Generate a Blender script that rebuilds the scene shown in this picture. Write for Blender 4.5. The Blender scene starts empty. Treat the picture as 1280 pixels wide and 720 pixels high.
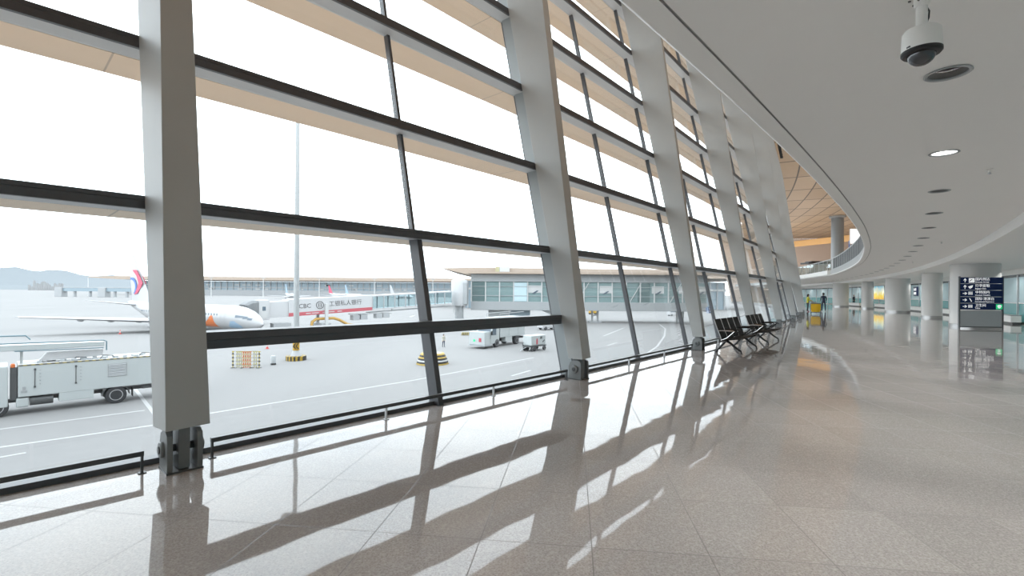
import bpy, bmesh, math, random
from mathutils import Vector, Matrix
random.seed(7)
S = bpy.context.scene
COL = S.collection
PI = math.pi

# ------------------------------------------------------------------ hall frame
# The hall follows a circle: s = metres along the glass wall, w = metres from it
# into the hall (negative = outside), z = height.
RAD = 234.962
H0 = math.radians(41.2494)
CX = 1.4281 - RAD * math.cos(H0)
CY = 9.2287 + RAD * math.sin(H0)
SP = 6.5266           # spacing of the leaning columns
APRON = -5.7          # level of the apron below the hall floor

def ang(s): return -H0 + s / RAD
def P(s, w, z=0.0):
    a = ang(s)
    return Vector((CX + (RAD + w) * math.cos(a), CY + (RAD + w) * math.sin(a), z))
def rz(s): return ang(s) + PI / 2   # local x along the wall, local y outwards

# ------------------------------------------------------------------ materials
MATS = {}
def new_mat(name):
    m = bpy.data.materials.new(name); m.use_nodes = True
    return m, m.node_tree.nodes, m.node_tree.links
def M(name, col=(.8, .8, .8), rough=.5, metal=0.0, spec=.5, emit=None, es=0.0, var=0.0, vscale=8.0):
    if name in MATS: return MATS[name]
    m, N, L = new_mat(name)
    b = N['Principled BSDF']
    b.inputs['Base Color'].default_value = (*col, 1)
    b.inputs['Roughness'].default_value = rough
    b.inputs['Metallic'].default_value = metal
    b.inputs['Specular IOR Level'].default_value = spec
    if emit:
        b.inputs['Emission Color'].default_value = (*emit, 1)
        b.inputs['Emission Strength'].default_value = es
    if var:
        tc = N.new('ShaderNodeTexCoord'); no = N.new('ShaderNodeTexNoise')
        no.inputs['Scale'].default_value = vscale; no.inputs['Detail'].default_value = 4
        L.new(tc.outputs['Object'], no.inputs['Vector'])
        mx = N.new('ShaderNodeMix'); mx.data_type = 'RGBA'
        mx.inputs[6].default_value = (*[c * (1 - var) for c in col], 1)
        mx.inputs[7].default_value = (*[min(1, c * (1 + var)) for c in col], 1)
        L.new(no.outputs['Fac'], mx.inputs[0]); L.new(mx.outputs[2], b.inputs['Base Color'])
    MATS[name] = m
    return m

def glass_mat(name, tint=(.9, .93, .93), refl=1.0):
    m, N, L = new_mat(name)
    N.remove(N['Principled BSDF'])
    out = N['Material Output']
    tr = N.new('ShaderNodeBsdfTransparent'); tr.inputs['Color'].default_value = (*tint, 1)
    gl = N.new('ShaderNodeBsdfGlossy'); gl.inputs['Roughness'].default_value = 0.0
    gl.inputs['Color'].default_value = (refl, refl, refl, 1)
    lw = N.new('ShaderNodeLayerWeight'); lw.inputs['Blend'].default_value = .5
    fr = math_node(N, L, 'MULTIPLY_ADD', math_node(N, L, 'POWER', lw.outputs['Facing'], 5.0), .75, .022)
    mx = N.new('ShaderNodeMixShader')
    L.new(fr, mx.inputs[0]); L.new(tr.outputs[0], mx.inputs[1]); L.new(gl.outputs[0], mx.inputs[2])
    L.new(mx.outputs[0], out.inputs['Surface'])
    MATS[name] = m
    return m

def math_node(N, L, op, a, b=None, c=None):
    n = N.new('ShaderNodeMath'); n.operation = op
    for i, v in enumerate((a, b, c)):
        if v is None: continue
        if isinstance(v, (int, float)): n.inputs[i].default_value = v
        else: L.new(v, n.inputs[i])
    return n.outputs[0]

def floor_mat():
    m, N, L = new_mat('polished_granite')
    b = N['Principled BSDF']
    tc = N.new('ShaderNodeTexCoord')
    mp = N.new('ShaderNodeMapping'); mp.inputs['Rotation'].default_value = (0, 0, math.radians(7.2)); mp.inputs['Location'].default_value = (-194.5518, 136.8719, 0)
    L.new(tc.outputs['Object'], mp.inputs['Vector'])
    sx = N.new('ShaderNodeSeparateXYZ'); L.new(mp.outputs[0], sx.inputs[0])
    # speckle
    n1 = N.new('ShaderNodeTexNoise'); n1.inputs['Scale'].default_value = 95; n1.inputs['Detail'].default_value = 5; n1.inputs['Roughness'].default_value = .75
    n2 = N.new('ShaderNodeTexVoronoi'); n2.inputs['Scale'].default_value = 60
    n3 = N.new('ShaderNodeTexNoise'); n3.inputs['Scale'].default_value = .9; n3.inputs['Detail'].default_value = 3
    for n in (n1, n2, n3): L.new(mp.outputs[0], n.inputs['Vector'])
    cr = N.new('ShaderNodeValToRGB')
    e = cr.color_ramp.elements
    e[0].position = .33; e[0].color = (.285, .258, .244, 1)
    e[1].position = .68; e[1].color = (.55, .512, .488, 1)
    x = e.new(.5); x.color = (.42, .386, .365, 1)
    mix0 = math_node(N, L, 'ADD', math_node(N, L, 'MULTIPLY', n1.outputs['Fac'], .8), math_node(N, L, 'MULTIPLY', n2.outputs['Distance'], .2))
    L.new(mix0, cr.inputs[0])
    # per tile tone
    tx = math_node(N, L, 'DIVIDE', sx.outputs['X'], .735); ty = math_node(N, L, 'DIVIDE', sx.outputs['Y'], .84)
    cb = N.new('ShaderNodeCombineXYZ')
    L.new(math_node(N, L, 'FLOOR', tx), cb.inputs[0]); L.new(math_node(N, L, 'FLOOR', ty), cb.inputs[1])
    wn = N.new('ShaderNodeTexWhiteNoise'); wn.noise_dimensions = '2D'; L.new(cb.outputs[0], wn.inputs['Vector'])
    tone = math_node(N, L, 'ADD', math_node(N, L, 'MULTIPLY', wn.outputs['Value'], .10), math_node(N, L, 'ADD', math_node(N, L, 'MULTIPLY', n3.outputs['Fac'], .2), .85))
    hs = N.new('ShaderNodeHueSaturation'); L.new(cr.outputs[0], hs.inputs['Color']); L.new(tone, hs.inputs['Value'])
    # joints
    def joint(t, wd):
        f = math_node(N, L, 'FRACT', t)
        d = math_node(N, L, 'MINIMUM', f, math_node(N, L, 'SUBTRACT', 1.0, f))
        return math_node(N, L, 'LESS_THAN', d, wd)
    j = math_node(N, L, 'MAXIMUM', joint(tx, .0052), joint(ty, .0042))
    jm = N.new('ShaderNodeMix'); jm.data_type = 'RGBA'
    L.new(math_node(N, L, 'MULTIPLY', j, .8), jm.inputs[0]); L.new(hs.outputs[0], jm.inputs[6]); jm.inputs[7].default_value = (.12, .10, .09, 1)
    L.new(jm.outputs[2], b.inputs['Base Color'])
    b.inputs['IOR'].default_value = 1.54
    L.new(math_node(N, L, 'ADD', math_node(N, L, 'MULTIPLY', j, .3), .035), b.inputs['Roughness'])
    # slight unevenness of the laid slabs
    bn = N.new('ShaderNodeTexNoise'); bn.inputs['Scale'].default_value = 1.6; bn.inputs['Detail'].default_value = 1
    L.new(mp.outputs[0], bn.inputs['Vector'])
    bp = N.new('ShaderNodeBump'); bp.inputs['Strength'].default_value = .12; bp.inputs['Distance'].default_value = .02
    hgt = math_node(N, L, 'ADD', bn.outputs['Fac'], math_node(N, L, 'MULTIPLY', wn.outputs['Value'], .0))
    L.new(hgt, bp.inputs['Height']); L.new(bp.outputs[0], b.inputs['Normal'])
    MATS['floor'] = m
    return m

def wood_ceiling_mat():
    m, N, L = new_mat('wood_panels')
    b = N['Principled BSDF']; b.inputs['Roughness'].default_value = .45
    tc = N.new('ShaderNodeTexCoord')
    sx = N.new('ShaderNodeSeparateXYZ'); L.new(tc.outputs['Object'], sx.inputs[0])
    r = math_node(N, L, 'SQRT', math_node(N, L, 'ADD', math_node(N, L, 'MULTIPLY', sx.outputs['X'], sx.outputs['X']), math_node(N, L, 'MULTIPLY', sx.outputs['Y'], sx.outputs['Y'])))
    a = math_node(N, L, 'MULTIPLY', math_node(N, L, 'ARCTAN2', sx.outputs['Y'], sx.outputs['X']), RAD)
    u = math_node(N, L, 'DIVIDE', r, 2.3); v = math_node(N, L, 'DIVIDE', a, 8.0)
    def joint(t, wd):
        f = math_node(N, L, 'FRACT', t)
        d = math_node(N, L, 'MINIMUM', f, math_node(N, L, 'SUBTRACT', 1.0, f))
        return math_node(N, L, 'LESS_THAN', d, wd)
    j = math_node(N, L, 'MAXIMUM', joint(u, .034), joint(v, .018))
    cb = N.new('ShaderNodeCombineXYZ')
    L.new(math_node(N, L, 'FLOOR', u), cb.inputs[0]); L.new(math_node(N, L, 'FLOOR', v), cb.inputs[1])
    wn = N.new('ShaderNodeTexWhiteNoise'); wn.noise_dimensions = '2D'; L.new(cb.outputs[0], wn.inputs['Vector'])
    no = N.new('ShaderNodeTexNoise'); no.inputs['Scale'].default_value = 1.5; no.inputs['Detail'].default_value = 5
    L.new(tc.outputs['Object'], no.inputs['Vector'])
    cr = N.new('ShaderNodeValToRGB')
    cr.color_ramp.elements[0].color = (.38, .27, .17, 1); cr.color_ramp.elements[1].color = (.52, .39, .265, 1)
    L.new(math_node(N, L, 'ADD', math_node(N, L, 'MULTIPLY', wn.outputs['Value'], .7), math_node(N, L, 'MULTIPLY', no.outputs['Fac'], .3)), cr.inputs[0])
    jm = N.new('ShaderNodeMix'); jm.data_type = 'RGBA'
    L.new(j, jm.inputs[0]); L.new(cr.outputs[0], jm.inputs[6]); jm.inputs[7].default_value = (.06, .045, .035, 1)
    L.new(jm.outputs[2], b.inputs['Base Color'])
    MATS['wood'] = m
    return m

def apron_mat():
    m, N, L = new_mat('apron_concrete')
    b = N['Principled BSDF']; b.inputs['Roughness'].default_value = .85; b.inputs['Specular IOR Level'].default_value = .2
    tc = N.new('ShaderNodeTexCoord')
    n1 = N.new('ShaderNodeTexNoise'); n1.inputs['Scale'].default_value = .06; n1.inputs['Detail'].default_value = 6
    n2 = N.new('ShaderNodeTexNoise'); n2.inputs['Scale'].default_value = 1.3; n2.inputs['Detail'].default_value = 6
    mp = N.new('ShaderNodeMapping'); mp.inputs['Rotation'].default_value = (0, 0, H0); mp.inputs['Scale'].default_value = (1, .25, 1)
    L.new(tc.outputs['Object'], mp.inputs[0]); L.new(mp.outputs[0], n1.inputs['Vector']); L.new(tc.outputs['Object'], n2.inputs['Vector'])
    cr = N.new('ShaderNodeValToRGB')
    cr.color_ramp.elements[0].position = .25; cr.color_ramp.elements[0].color = (.185, .183, .182, 1)
    cr.color_ramp.elements[1].position = .7; cr.color_ramp.elements[1].color = (.238, .234, .230, 1)
    L.new(math_node(N, L, 'ADD', math_node(N, L, 'MULTIPLY', n1.outputs['Fac'], .7), math_node(N, L, 'MULTIPLY', n2.outputs['Fac'], .3)), cr.inputs[0])
    L.new(cr.outputs[0], b.inputs['Base Color'])
    MATS['apron'] = m
    return m

def stripe_mat(name, c1, c2, axis='Z', period=.3, shift=0.0, diag=0.0, rough=.6):
    m, N, L = new_mat(name)
    b = N['Principled BSDF']; b.inputs['Roughness'].default_value = rough
    tc = N.new('ShaderNodeTexCoord'); sx = N.new('ShaderNodeSeparateXYZ'); L.new(tc.outputs['Object'], sx.inputs[0])
    t = sx.outputs[axis]
    if diag: t = math_node(N, L, 'ADD', t, math_node(N, L, 'MULTIPLY', sx.outputs['Z'], diag))
    f = math_node(N, L, 'FRACT', math_node(N, L, 'ADD', math_node(N, L, 'DIVIDE', t, period), shift))
    k = math_node(N, L, 'GREATER_THAN', f, .5)
    mx = N.new('ShaderNodeMix'); mx.data_type = 'RGBA'
    mx.inputs[6].default_value = (*c1, 1); mx.inputs[7].default_value = (*c2, 1)
    L.new(k, mx.inputs[0]); L.new(mx.outputs[2], b.inputs['Base Color'])
    MATS[name] = m
    return m

def sunshade_mat():
    m, N, L = new_mat('tan_sunshade')
    b = N['Principled BSDF']; b.inputs['Roughness'].default_value = .5
    tc = N.new('ShaderNodeTexCoord'); sx = N.new('ShaderNodeSeparateXYZ'); L.new(tc.outputs['Object'], sx.inputs[0])
    a = math_node(N, L, 'MULTIPLY', math_node(N, L, 'ARCTAN2', sx.outputs['Y'], sx.outputs['X']), RAD)
    f = math_node(N, L, 'FRACT', math_node(N, L, 'DIVIDE', math_node(N, L, 'ADD', a, H0 * RAD + .35), SP))
    k = math_node(N, L, 'LESS_THAN', f, .003)
    mx = N.new('ShaderNodeMix'); mx.data_type = 'RGBA'
    mx.inputs[6].default_value = (.88, .69, .52, 1); mx.inputs[7].default_value = (.55, .43, .33, 1)
    L.new(k, mx.inputs[0]); L.new(mx.outputs[2], b.inputs['Base Color'])
    MATS['sunshade'] = m
    return m

glass_mat('glass', (.925, .94, .94))
glass_mat('rail_glass', (.72, .82, .84))
floor_mat(); wood_ceiling_mat(); apron_mat(); sunshade_mat()
M('steel_paint', (.47, .485, .48), .45, var=.06, vscale=1.5)
M('pin_steel', (.20, .21, .21), .4)
M('dark_steel', (.075, .078, .08), .35)
M('dark_frame', (.085, .088, .096), .4)
M('frame_alu', (.60, .61, .62), .45)
M('grey_jamb', (.33, .36, .37), .5)
M('ceiling_white', (.86, .85, .825), .7, var=.012, vscale=.7)
M('fascia_lit', (.95, .945, .93), .45)  # whiter than the ceiling: window light on the step painted in
M('edge_white', (.86, .85, .82), .5)
M('groove', (.42, .42, .41), .8)
M('pillar_white', (0.622, 0.609, 0.588), .5)
M('wall_beige', (.78, .66, .57), .6)
M('stainless', (0.375, 0.367, 0.360), .32, 1.0)
M('white_paint', (0.319, 0.330, 0.330), .4)
M('plane_white', (0.360, 0.360, 0.366), .3)
M('truck_white', (0.421, 0.449, 0.449), .4)
M('bridge_white', (0.442, 0.442, 0.446), .5)
M('black', (.012, .012, .013), .5)
M('seat_black', (.012, .012, .013), .55, spec=.2)
M('leg_dark', (.035, .035, .037), .4, .3)
M('chrome', (.72, .72, .73), .18, 1.0)
M('rubber', (.03, .03, .033), .8)
M('hub', (.55, .55, .56), .35, .5)
M('red', (0.432, 0.060, 0.084), .5)
M('red_orange', (0.510, 0.132, 0.030), .5)
M('orange', (.80, .27, .06), .5)
M('yellow', (0.410, 0.240, 0.015), .5)
M('duct_yellow', (0.468, 0.276, 0.072), .6)
M('pale_blue', (0.223, 0.322, 0.422), .5)
M('blue', (.05, .14, .42), .5)
M('navy', (.012, .022, .075), .35)
M('window_dark', (.10, .13, .16), .15)
M('pier_glass', (0.185, 0.261, 0.261), .12)
M('pier_glass_dark', (0.108, 0.158, 0.158), .12)
M('pier_grey', (0.301, 0.313, 0.317), .5)
M('far_glass', (0.229, 0.291, 0.329), .3)
M('far_tan', (0.356, 0.282, 0.226), .6)
M('far_grey', (0.325, 0.333, 0.340), .6)
M('line_white', (0.475, 0.475, 0.469), .7)
M('hill_hazed', (0.202, 0.220, 0.232), 1.0, spec=0)  # distance haze is mixed into this colour
M('tower_hazed', (0.276, 0.278, 0.280), 1.0, spec=0)  # paled too, with the haze painted into the colour
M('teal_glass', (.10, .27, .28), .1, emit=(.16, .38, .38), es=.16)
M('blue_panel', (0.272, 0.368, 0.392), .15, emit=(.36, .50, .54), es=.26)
M('sign_white', (.9, .9, .9), .4, emit=(1, 1, 1), es=.55)
M('sign_green', (.02, .5, .2), .4, emit=(.03, .8, .3), es=.45)
M('sign_navy', (.006, .016, .065), .45, spec=.2, emit=(.01, .03, .12), es=.08)
M('lamp_glow', (.9, .9, .88), .4, emit=(1, .98, .94), es=3.0)
M('lamp_ring', (.13, .13, .125), .35)
M('pier_slab', (.42, .425, .42), .6)
M('baffle', (.03, .03, .03), .4)
M('lens_grey', (.5, .52, .5), .15)
M('skin', (.55, .36, .27), .55)
M('hair', (.02, .017, .015), .5)
M('jacket_yellow', (.52, .47, .03), .7)
M('cloth_dark', (.022, .024, .03), .8)
M('cloth_navy', (.03, .04, .07), .8)
M('shoe_red', (.35, .03, .05), .6)
M('bag_yellow', (.95, .56, .02), .55, var=.12, vscale=6)
M('hi_vis', (0.450, 0.432, 0.360), .7)
M('cone_red', (0.450, 0.072, 0.060), .6)
M('beam_orange', (.74, .40, .12), .5)
M('balustrade_grey', (.22, .24, .25), .4)
M('balustrade_panel', (.07, .08, .084), .6)
M('slat_grey', (.36, .38, .39), .4)
stripe_mat('hazard', (0.360, 0.235, 0.025), (0.025, 0.022, 0.020), 'X', .36)
stripe_mat('hazard_pole', (0.360, 0.235, 0.025), (0.025, 0.022, 0.020), 'X', .36)
stripe_mat('hazard_rows', (0.370, 0.270, 0.080), (0.040, 0.037, 0.035), 'Z', .36, .1)
stripe_mat('hazard_edge', (0.330, 0.270, 0.100), (0.100, 0.090, 0.070), 'X', .34)
stripe_mat('post_bands', (0.400, 0.310, 0.060), (0.035, 0.030, 0.025), 'Z', .36)
stripe_mat('orange_bands', (0.430, 0.125, 0.030), (0.410, 0.310, 0.175), 'Z', .36, .15)
stripe_mat('yellow_bands', (0.400, 0.350, 0.125), (0.350, 0.340, 0.300), 'Z', .36, .15)

# ------------------------------------------------------------------ mesh builder
class MB:
    def __init__(self):
        self.v = []; self.f = []; self.mi = []; self.cur = 0
    def add(self, vs, fs, T=None):
        b = len(self.v)
        for p in vs:
            p = Vector(p)
            self.v.append(T @ p if T is not None else p)
        for q in fs:
            self.f.append(tuple(b + i for i in q)); self.mi.append(self.cur)
        return self
    def box(self, c, s, rot=(0, 0, 0), taper=None):
        x, y, z = s[0] / 2, s[1] / 2, s[2] / 2
        tx, ty = taper if taper else (1, 1)
        vs = [(-x, -y, -z), (x, -y, -z), (x, y, -z), (-x, y, -z), (-x * tx, -y * ty, z), (x * tx, -y * ty, z), (x * tx, y * ty, z), (-x * tx, y * ty, z)]
        T = Matrix.Translation(Vector(c))
        if any(rot):
            from mathutils import Euler
            T = T @ Euler(rot).to_matrix().to_4x4()
        return self.add(vs, [(0, 3, 2, 1), (4, 5, 6, 7), (0, 1, 5, 4), (1, 2, 6, 5), (2, 3, 7, 6), (3, 0, 4, 7)], T)
    def hexa(self, bottom, top):
        return self.add(list(bottom) + list(top), [(0, 3, 2, 1), (4, 5, 6, 7), (0, 1, 5, 4), (1, 2, 6, 5), (2, 3, 7, 6), (3, 0, 4, 7)])
    def loft(self, rings, close=True, caps=True):
        n = len(rings[0]); b = len(self.v)
        for r in rings:
            for p in r: self.v.append(Vector(p))
        for i in range(len(rings) - 1):
            for j in range(n if close else n - 1):
                k = (j + 1) % n
                self.f.append((b + i * n + j, b + i * n + k, b + (i + 1) * n + k, b + (i + 1) * n + j)); self.mi.append(self.cur)
        if caps and close:
            self.f.append(tuple(b + j for j in reversed(range(n)))); self.mi.append(self.cur)
            e = b + (len(rings) - 1) * n
            self.f.append(tuple(e + j for j in range(n))); self.mi.append(self.cur)
        return self
    def tube(self, pts, r, n=10):
        pts = [Vector(p) for p in pts]
        rs = r if isinstance(r, (list, tuple)) else [r] * len(pts)
        rings = []; up = None
        for i, p in enumerate(pts):
            d = (pts[min(i + 1, len(pts) - 1)] - pts[max(i - 1, 0)]).normalized()
            if up is None:
                up = Vector((0, 0, 1)) if abs(d.z) < .9 else Vector((1, 0, 0))
            a = d.cross(up).normalized(); c = a.cross(d).normalized(); up = c
            rings.append([p + a * (rs[i] * math.cos(2 * PI * j / n)) + c * (rs[i] * math.sin(2 * PI * j / n)) for j in range(n)])
        return self.loft(rings)
    def cyl(self, p0, p1, r0, r1=None, n=20):
        return self.tube([p0, p1], [r0, r1 if r1 is not None else r0], n)
    def lathe(self, prof, n=24, c=(0, 0, 0), axis='Z', caps=True):
        rings = []
        for r, z in prof:
            ring = []
            for j in range(n):
                t = 2 * PI * j / n; x, y = r * math.cos(t), r * math.sin(t)
                q = {'Z': (x, y, z), 'Y': (x, z, -y), 'X': (z, x, y)}[axis]
                ring.append(Vector(q) + Vector(c))
            rings.append(ring)
        return self.loft(rings, caps=caps)
    def prism(self, poly, y0, y1, plane='XZ'):
        f = {'XZ': lambda p, t: (p[0], t, p[1]), 'XY': lambda p, t: (p[0], p[1], t), 'YZ': lambda p, t: (t, p[0], p[1])}[plane]
        return self.loft([[f(p, y0) for p in poly], [f(p, y1) for p in poly]])
    def sphere(self, c, r, n=16, m=10, sc=(1, 1, 1), half=None):
        lo, hi = {None: (0, m), 'low': (0, m // 2), 'up': (m // 2, m)}[half]
        rings = []
        for i in range(lo, hi + 1):
            t = -PI / 2 + PI * i / m
            rr = max(r * math.cos(t), 1e-4)
            rings.append([(c[0] + sc[0] * rr * math.cos(2 * PI * j / n), c[1] + sc[1] * rr * math.sin(2 * PI * j / n), c[2] + sc[2] * r * math.sin(t)) for j in range(n)])
        return self.loft(rings)
    def arc_strip(self, prof, s0, s1, step=1.5):
        """Sweep a closed (w,z) profile along the hall's curve; prof may be f(s)."""
        n = max(2, int((s1 - s0) / step) + 1)
        rings = []
        for i in range(n):
            s = s0 + (s1 - s0) * i / (n - 1)
            pr = prof(s) if callable(prof) else prof
            rings.append([P(s, w, z) for w, z in pr])
        return self.loft(rings)
    def build(self, name, mat, parent=None, smooth=False, bevel=0.0, origin=None, autosmooth=True, kind=None, label=None):
        me = bpy.data.meshes.new(name)
        off = Vector(origin) if origin is not None else Vector((0, 0, 0))
        me.from_pydata([tuple(p - off) for p in self.v], [], self.f)
        mats = mat if isinstance(mat, (list, tuple)) else [mat]
        for m in mats: me.materials.append(MATS[m] if isinstance(m, str) else m)
        me.polygons.foreach_set('material_index', self.mi)
        bm = bmesh.new(); bm.from_mesh(me)
        bmesh.ops.recalc_face_normals(bm, faces=bm.faces)
        if bevel:
            bmesh.ops.remove_doubles(bm, verts=bm.verts, dist=1e-6)
            es = [e for e in bm.edges if len(e.link_faces) == 2 and e.calc_face_angle(0) > .6]
            bmesh.ops.bevel(bm, geom=es, offset=bevel, segments=2, affect='EDGES', profile=.5, clamp_overlap=True)
        bm.to_mesh(me); bm.free()
        if smooth:
            me.polygons.foreach_set('use_smooth', [True] * len(me.polygons))
            try: me.set_sharp_from_angle(angle=math.radians(35))
            except Exception: pass
        o = bpy.data.objects.new(name, me); COL.objects.link(o)
        o.location = off
        if parent: o.parent = parent
        if kind: o['kind'] = kind
        if label: o['label'] = label
        return o

def thing(name, label, cat, loc=(0, 0, 0), rotz=0.0, group=None, kind=None):
    o = bpy.data.objects.new(name, None); COL.objects.link(o)
    o.location = loc; o.rotation_euler = (0, 0, rotz); o.empty_display_size = .1
    if label: o['label'] = label
    if cat: o['category'] = cat
    if group: o['group'] = group
    if kind: o['kind'] = kind
    return o
def tag(o, label, cat, group=None, kind=None):
    o['label'] = label; o['category'] = cat
    if group: o['group'] = group
    if kind: o['kind'] = kind
    return o
def structure(o, label=None):
    o['kind'] = 'structure'
    if label: o['label'] = label
    return o
KIDS = {}
def copy_tree(root, loc=None, rotz=None, label=None):
    kids = {}
    for o in bpy.data.objects:
        if o.parent: kids.setdefault(o.parent.name, []).append(o)
    def rec(o, par):
        c = o.copy(); COL.objects.link(c)
        if par: c.parent = par
        for k in kids.get(o.name, []): rec(k, c)
        return c
    r = rec(root, None)
    if loc is not None: r.location = loc
    if rotz is not None: r.rotation_euler = (0, 0, rotz)
    if label: r['label'] = label
    return r

def text_mesh(txt, size, mat, parent, M4, name='lettering', align='LEFT', ext=.004):
    cu = bpy.data.curves.new(name, 'FONT'); cu.body = txt; cu.size = size; cu.extrude = ext
    cu.align_x = align; cu.align_y = 'CENTER'; cu.resolution_u = 2
    t = bpy.data.objects.new('lettering_source', cu); COL.objects.link(t)
    bpy.context.view_layer.update()
    dg = bpy.context.evaluated_depsgraph_get()
    me = bpy.data.meshes.new_from_object(t.evaluated_get(dg))
    bpy.data.objects.remove(t); bpy.data.curves.remove(cu)
    me.transform(M4); me.materials.clear(); me.materials.append(MATS[mat])
    o = bpy.data.objects.new(name, me); COL.objects.link(o)
    if parent: o.parent = parent
    return o

# ================================================================== CAMERA
cam = bpy.data.cameras.new('camera'); cam.lens = 36 * 604 / 1280; cam.sensor_width = 36
cam.clip_end = 20000; cam.clip_start = .05
cam.shift_y = (365.95 - 360) / 1280
co = bpy.data.objects.new('camera', cam); COL.objects.link(co)
co.matrix_world = Matrix.Translation((0, 0, 1.65)) @ Matrix.Rotation(PI / 2, 4, 'X') @ Matrix.Rotation(.0077, 4, 'Z')
S.camera = co

# ================================================================== SETTING
S0, S1 = -34.0, 126.0
o = MB().arc_strip([(-.62, 0), (-.62, -.6), (34, -.6), (34, 0)], S0, S1, 2.0).build('floor', 'floor', origin=(CX, CY, 0))
structure(o, 'polished pinkish grey granite floor mirroring the windows')

def edge_w(s):
    pts = [(-40, 3.44), (9, 3.44), (17, 3.38), (28.5, 3.14), (38.6, 2.76), (46, 2.5), (50.5, 2.3), (55, 1.8), (63, .8), (68, .2), (70, .2), (180, .2)]
    for (a, u), (b, v) in zip(pts, pts[1:]):
        if s <= b: return u + (v - u) * (s - a) / (b - a)
    return .2
ZC, ZL, ZT = 3.65, 3.38, 4.15
FW = 6.72
LIGHT_W, LIGHT_STEP, LIGHT_S0 = 5.09, 3.145, -2.02
light_s = [LIGHT_S0 + LIGHT_STEP * k for k in range(-9, 24)]

# main ceiling: edge fascia with lip, groove, flat soffit with round openings for the lamps, step up at the back
mb = MB()
def quad_strip(mb, fa, fb, s0, s1, step=1.0):
    n = max(2, int(abs(s1 - s0) / step) + 1)
    ra = []; rb = []
    for i in range(n):
        s = s0 + (s1 - s0) * i / (n - 1)
        ra.append(P(s, *fa(s))); rb.append(P(s, *fb(s)))
    mb.loft([ra, rb], close=False)
G0, G1 = .19, .212
mb.cur = 0
quad_strip(mb, lambda s: (edge_w(s) + G1, ZC), lambda s: (4.79, ZC), S0, S1)
quad_strip(mb, lambda s: (5.39, ZC), lambda s: (FW, ZC), S0, S1)
prev = S0
for ls in light_s:
    a, b = ls - .3, ls + .3
    if a > prev: quad_strip(mb, lambda s: (4.79, ZC), lambda s: (5.39, ZC), prev, a)
    outer = []; inner = []
    for j in range(32):
        t = 2 * PI * j / 32; c, d = math.cos(t), math.sin(t)
        k = .3 / max(abs(c), abs(d))
        outer.append(P(ls + k * c, LIGHT_W + k * d, ZC)); inner.append(P(ls + .15 * c, LIGHT_W + .15 * d, ZC))
    mb.loft([outer, inner], caps=False)
    prev = b
quad_strip(mb, lambda s: (4.79, ZC), lambda s: (5.39, ZC), prev, S1)
mb.cur = 1     # light lip and edge fascia
quad_strip(mb, lambda s: (edge_w(s), ZC), lambda s: (edge_w(s) + G0, ZC), S0, S1)
quad_strip(mb, lambda s: (edge_w(s), ZC), lambda s: (edge_w(s) - .03, ZC + .02), S0, S1)
quad_strip(mb, lambda s: (edge_w(s) - .03, ZC + .02), lambda s: (edge_w(s) - .03, ZC + .09), S0, S1)
quad_strip(mb, lambda s: (edge_w(s) - .03, ZC + .09), lambda s: (edge_w(s) + .03, ZC + .11), S0, S1)
mb.cur = 3
quad_strip(mb, lambda s: (edge_w(s) + .03, ZC + .11), lambda s: (edge_w(s) + .03, ZT), S0, S1)
mb.cur = 2     # shadow groove
quad_strip(mb, lambda s: (edge_w(s) + G0, ZC), lambda s: (edge_w(s) + G0, ZC + .018), S0, S1)
quad_strip(mb, lambda s: (edge_w(s) + G0, ZC + .018), lambda s: (edge_w(s) + G1, ZC + .018), S0, S1)
quad_strip(mb, lambda s: (edge_w(s) + G1, ZC + .018), lambda s: (edge_w(s) + G1, ZC), S0, S1)
mb.cur = 0     # top of the mezzanine
quad_strip(mb, lambda s: (edge_w(s) + .03, ZT), lambda s: (34, ZT), S0, S1, 2)
o = mb.build('ceiling', ['ceiling_white', 'edge_white', 'groove', 'pier_slab'], origin=(CX, CY, 0))
structure(o, 'pale grey curved ceiling under the mezzanine with a white lip')

mb = MB()
quad_strip(mb, lambda s: (FW, ZL), lambda s: (34, ZL), S0, S1)
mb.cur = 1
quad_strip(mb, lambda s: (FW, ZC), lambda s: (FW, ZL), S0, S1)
o = mb.build('ceiling_low', ['ceiling_white', 'fascia_lit'], origin=(CX, CY, 0))
structure(o, 'lower ceiling behind the curved step, over the round pillars')

o = MB().arc_strip([(-4.0, 15.42), (34, 15.42), (34, 15.8), (-4.0, 15.8)], S0, S1, 2.0).build('ceiling_upper', 'wood', origin=(CX, CY, 0))
structure(o, 'wood panelled roof ceiling with dark joints seen above the mezzanine')

# end walls and the rear wall with the departure gates
for nm, s, lab in (('wall_back', S0, 'plain wall closing the hall behind the camera'), ('wall_far', S1, 'plain pale wall at the far end of the hall')):
    mb = MB(); mb.hexa([P(s, -.6, -.3), P(s, 34, -.3), P(s + .3, 34, -.3), P(s + .3, -.6, -.3)], [P(s, -3.8, 15.41), P(s, 34, 15.41), P(s + .3, 34, 15.41), P(s + .3, -3.8, 15.41)])
    structure(mb.build(nm, 'wall_beige'), lab)
GW = 11.4
root = thing('wall_right', 'blue grey glazed wall of the departure gates behind the pillars', None, (0, 0, 0), kind='structure')
def band(w0, w1, z0, z1, nm, mat, s0=S0, s1=S1):
    MB().arc_strip([(w0, z0), (w1, z0), (w1, z1), (w0, z1)], s0, s1, 1.5).build(nm, mat, root)
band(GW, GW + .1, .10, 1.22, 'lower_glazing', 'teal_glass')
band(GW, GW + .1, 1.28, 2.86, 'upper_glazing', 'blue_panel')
band(GW - .03, GW + .12, 1.22, 1.28, 'transom', 'frame_alu')
band(GW - .04, GW + .12, 2.86, 3.02, 'head_strip', 'window_dark')
band(GW, GW + .12, 3.02, ZL, 'bulkhead', 'ceiling_white')
band(GW - .02, GW + .12, 0, .10, 'base_strip', 'stainless')
mb = MB()
s = S0 + 1.5
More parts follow.
